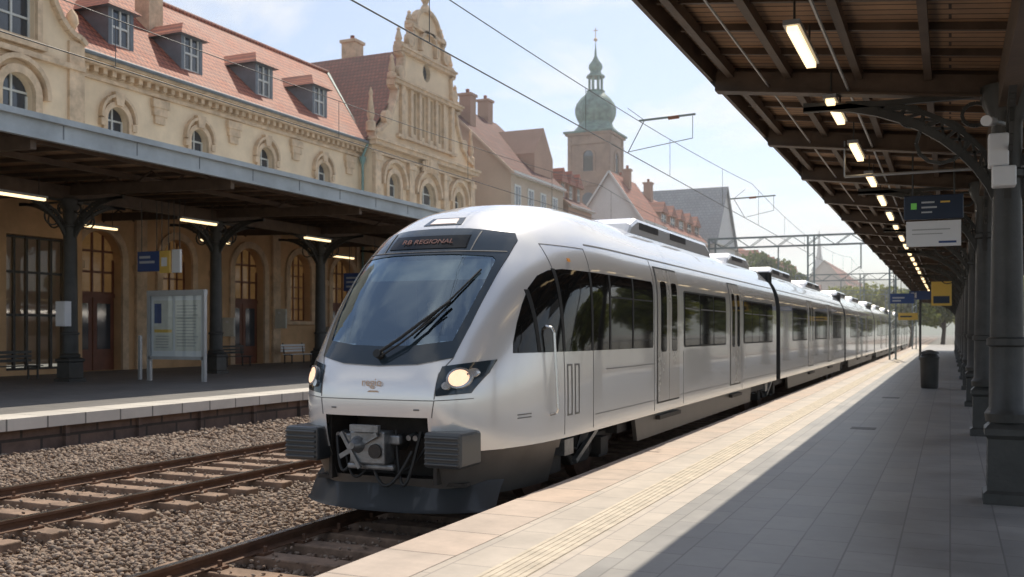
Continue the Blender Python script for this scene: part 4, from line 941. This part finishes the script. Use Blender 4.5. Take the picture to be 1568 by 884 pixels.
h=house('row_house',-38,-26,285,350,15.0,22,'Y',wallP,tilePale,rows=(3,6.5,10),dormers=8,dw=2.4); h.finish()
c=Obj('church_tower'); tx,ty=-46.2,132.5; a=3.05
c.box('shaft',wallT,tx-a,tx+a,ty-a,ty+a,-.4,29.6)
for fr in (FRX(tx+a),FRY(ty-a)):
    cc=ty if fr[3].x>.5 else tx
    c.lbox('belfry_louvres',iron,fr,cc-.65,cc+.65,24.6,26.6,.02,.05)
    c.archtrim('belfry_arch',wallT,fr,cc,24.5,27.4,1.5,.3,.2); c.prism('belfry_openings',winglass,arch(cc,24.5,27.4,1.5),fr,.003,.02)
    c.lbox('clock_frieze',wallT,fr,cc-a,cc+a,22.4,22.7,.0,.25); c.lbox('clock_frieze',wallT,fr,cc-a,cc+a,28.3,28.5,0,.2)
    c.prism('clock_face',M('clock_dial',(.12,.13,.15),.5,bump=0),[(cc+.9*math.cos(t),20.6+.9*math.sin(t)) for t in np.linspace(0,2*math.pi,20,endpoint=False)],fr,.01,.10)
    for q in(-a+.25,a-.25): c.lbox('corner_pilasters',wallT,fr,cc+q-.25,cc+q+.25,10,29.5,.003,.15)
c.box('top_cornice',wallT,tx-a-.35,tx+a+.35,ty-a-.35,ty+a+.35,29.6,29.9); c.box('top_cornice_cap',copper,tx-a-.55,tx+a+.55,ty-a-.55,ty+a+.55,29.9,30.15)
c.lathe('copper_dome',copper,(tx,ty,30.15),[(3.7,0),(3.1,.5),(2.55,1.1),(2.35,1.6),(2.6,2.0),(2.9,2.8),(2.95,3.6),(2.7,4.4),(2.1,5.2),(1.5,5.7),(1.25,6.0),(1.35,6.2)],8)
for i in range(8):
    t=2*math.pi*i/8; c.cyl('lantern_columns',copper,(tx+.95*math.cos(t),ty+.95*math.sin(t),36.3),(tx+.95*math.cos(t),ty+.95*math.sin(t),38.3),.16,8)
c.lathe('lantern_roof',copper,(tx,ty,38.3),[(1.35,0),(1.3,.2),(.8,.6),(.75,.9),(1.0,1.3),(.95,1.8),(.5,2.4),(.2,3.0),(.1,4.2),(.03,5.2)],12)
c.lathe('spire_ball',gold,(tx,ty,43.4),[(.05,0),(.28,.2),(.28,.4),(.05,.6)],10); c.cyl('spire_cross',gold,(tx,ty,44),(tx,ty,45.4),.06,6); c.cyl('spire_cross',gold,(tx-.4,ty,45),(tx+.4,ty,45),.05,6)
c.finish()
c=Obj('church_spire'); c.box('shaft',wallP,-62,-56,500,506,-.4,32); c.lathe('spire',slate,(-59,503,32),[(4,0),(2.6,3),(1.2,8),(.1,20)],8); c.finish()
def hill(name,y,x0,x1,h,mat,seed):
    rs=np.random.RandomState(seed); n=90; V=[];F=[]
    ph=rs.uniform(0,6,6)
    for i in range(n):
        x=x0+(x1-x0)*i/(n-1); t=i/(n-1)
        hh=h*(.72+.18*math.sin(3*t*3+ph[0])+.10*math.sin(t*19+ph[1])+.03*math.sin(t*71+ph[2]))
        V+=[(x,y,-1),(x,y+120,hh*.7),(x,y+260,hh),(x,y+600,-1)]
    for i in range(n-1):
        for j in range(3): F.append((i*4+j,(i+1)*4+j,(i+1)*4+j+1,i*4+j+1))
    mesh_obj(name,V,F,mat,True)
hill('hills',700,-700,500,50,hillm,3); hill('hills',1300,-1400,900,115,hillm2,5)
def tree(name,x,y,h,r,leaf,n=5000,s=.22,z0=-.4):
    e=Obj(name); 
    top=z0+h*.55
    e.cyl('trunk',bark,(x,y,z0),(x+.1*r,y,top),.05*r+.12,10,.04*r)
    cl=[]
    for k in range(16):
        t=random.uniform(0,6.28); rr=r*random.uniform(.15,.75); zz=z0+h*random.uniform(.42,.88)
        p_=(x+rr*math.cos(t),y+rr*math.sin(t),zz); cl.append((p_,r*random.uniform(.28,.5)))
        e.cyl('limbs',bark,(x,y,z0+h*random.uniform(.25,.5)),p_,.06,6,.02)
    c=np.array([q[0] for q in cl]); cr=np.array([q[1] for q in cl]); idx=np.random.randint(0,len(cl),n)
    d=np.random.normal(size=(n,3)); d/=np.linalg.norm(d,axis=1)[:,None]; P=c[idx]+d*(cr[idx]*np.random.uniform(.5,1.05,n)**.6)[:,None]*np.array([1,1,.8])
    u=np.random.normal(size=(n,3)); u/=np.linalg.norm(u,axis=1)[:,None]; w=np.cross(u,np.random.normal(size=(n,3))); w/=np.linalg.norm(w,axis=1)[:,None]
    ss=np.random.uniform(.6,1.3,n)[:,None]*s; V=np.stack([P-u*ss,P+w*ss*.6,P+u*ss,P-w*ss*.6],1).reshape(-1,3)
    e.add('foliage',leaf,V.tolist(),[(4*i,4*i+1,4*i+2,4*i+3) for i in range(n)])
    e.finish()
tree('deciduous_tree',-25.5,146,14.5,5,leafA,5000,.35)
tree('deciduous_tree',-22,150,12,4.5,leafA,4000,.35)
for i,(x,y,h,r) in enumerate([(-9,150,9,4),(-5,146,8,4),(-1,150,10,4.5),(3,142,9,4),(-13,165,9,4),(8,120,9,4.5),(9.5,88,8,4),(11,66,8,4),(8,165,11,5),(13,50,7,3.5),(-17,175,10,5)]):
    tree('roadside_tree',x,y,h,r,leafB,3000,.35)
f=Obj('trackside_fence')
for y in np.arange(4,120,2.5): f.cyl('posts',grey,(9.4,y,-.4),(9.4,y,1.6),.04,6)
for z in(.1,.8,1.5): f.cyl('rails',grey,(9.4,4,z),(9.4,120,z),.025,6)
f.finish()
# real atmospheric haze lying over the town beyond the station
hz=Obj('background_haze')
m,nt,out=newmat('haze_air'); vs_=N(nt,'ShaderNodeVolumeScatter'); vs_.inputs['Color'].default_value=(.97,.985,1,1); vs_.inputs['Density'].default_value=.0012; vs_.inputs['Anisotropy'].default_value=.5; nt.links.new(vs_.outputs[0],out.inputs['Volume'])
hz.box('air',m,-500,400,30,1700,-2,60); hz.finish()

# ------------------------------------------------------------------ light
S_=Vector((-.105,.80,1)).normalized()
sun=bpy.data.lights.new('sun','SUN'); sun.energy=5.0; sun.angle=math.radians(.6); sun.color=(1,.90,.75)
so=bpy.data.objects.new('sun',sun); COL.objects.link(so); so.rotation_euler=S_.to_track_quat('Z','Y').to_euler(); so.location=(0,0,60)
w=bpy.data.worlds.new('World'); scene.world=w; w.use_nodes=True; nt=w.node_tree; nt.nodes.clear(); L=nt.links.new
out=N(nt,'ShaderNodeOutputWorld'); bg=N(nt,'ShaderNodeBackground'); L(bg.outputs[0],out.inputs[0]); bg.inputs[1].default_value=.14
sk=N(nt,'ShaderNodeTexSky',sky_type='NISHITA'); sk.sun_disc=False; sk.sun_elevation=math.asin(S_.z); sk.sun_rotation=math.atan2(S_.x,S_.y); sk.air_density=1.0; sk.dust_density=.7; sk.ozone_density=2.5
tc=N(nt,'ShaderNodeTexCoord'); sp=N(nt,'ShaderNodeSeparateXYZ'); L(tc.outputs['Generated'],sp.inputs[0])
az=N(nt,'ShaderNodeMath',operation='ADD'); L(sp.outputs[2],az.inputs[0]); az.inputs[1].default_value=.22
dv=N(nt,'ShaderNodeVectorMath',operation='DIVIDE'); cb=N(nt,'ShaderNodeCombineXYZ')
for i in range(3): L(az.outputs[0],cb.inputs[i])
L(tc.outputs['Generated'],dv.inputs[0]); L(cb.outputs[0],dv.inputs[1])
nz=N(nt,'ShaderNodeTexNoise'); nz.inputs['Scale'].default_value=2.2; nz.inputs['Detail'].default_value=9; nz.inputs['Roughness'].default_value=.55; nz.inputs['Distortion'].default_value=.3; L(dv.outputs[0],nz.inputs['Vector'])
rp=N(nt,'ShaderNodeValToRGB'); L(nz.outputs['Fac'],rp.inputs[0]); rp.color_ramp.elements[0].position=.47; rp.color_ramp.elements[1].position=.66
rp.color_ramp.elements[0].color=(.18,.18,.18,1); rp.color_ramp.elements[1].color=(.9,.9,.9,1)
mx=N(nt,'ShaderNodeMix',data_type='RGBA'); L(rp.outputs[0],mx.inputs['Factor']); L(sk.outputs[0],mx.inputs['A']); mx.inputs['B'].default_value=(7.0,7.0,7.0,1)
L(mx.outputs['Result'],bg.inputs[0])
# ------------------------------------------------------------------ camera
cam=bpy.data.cameras.new('camera'); co=bpy.data.objects.new('camera',cam); COL.objects.link(co); scene.camera=co
co.location=(0,0,2.03); th=math.atan2(671,1500); co.rotation_euler=(math.pi/2,0,th)
cam.sensor_width=36; cam.lens=1500/1568*36; cam.shift_y=66/1568; cam.clip_end=6000; cam.clip_start=.05
cam.dof.use_dof=True; cam.dof.focus_distance=11.0; cam.dof.aperture_fstop=2.2
scene.view_settings.view_transform='Standard'; scene.view_settings.look='None'; scene.view_settings.exposure=0
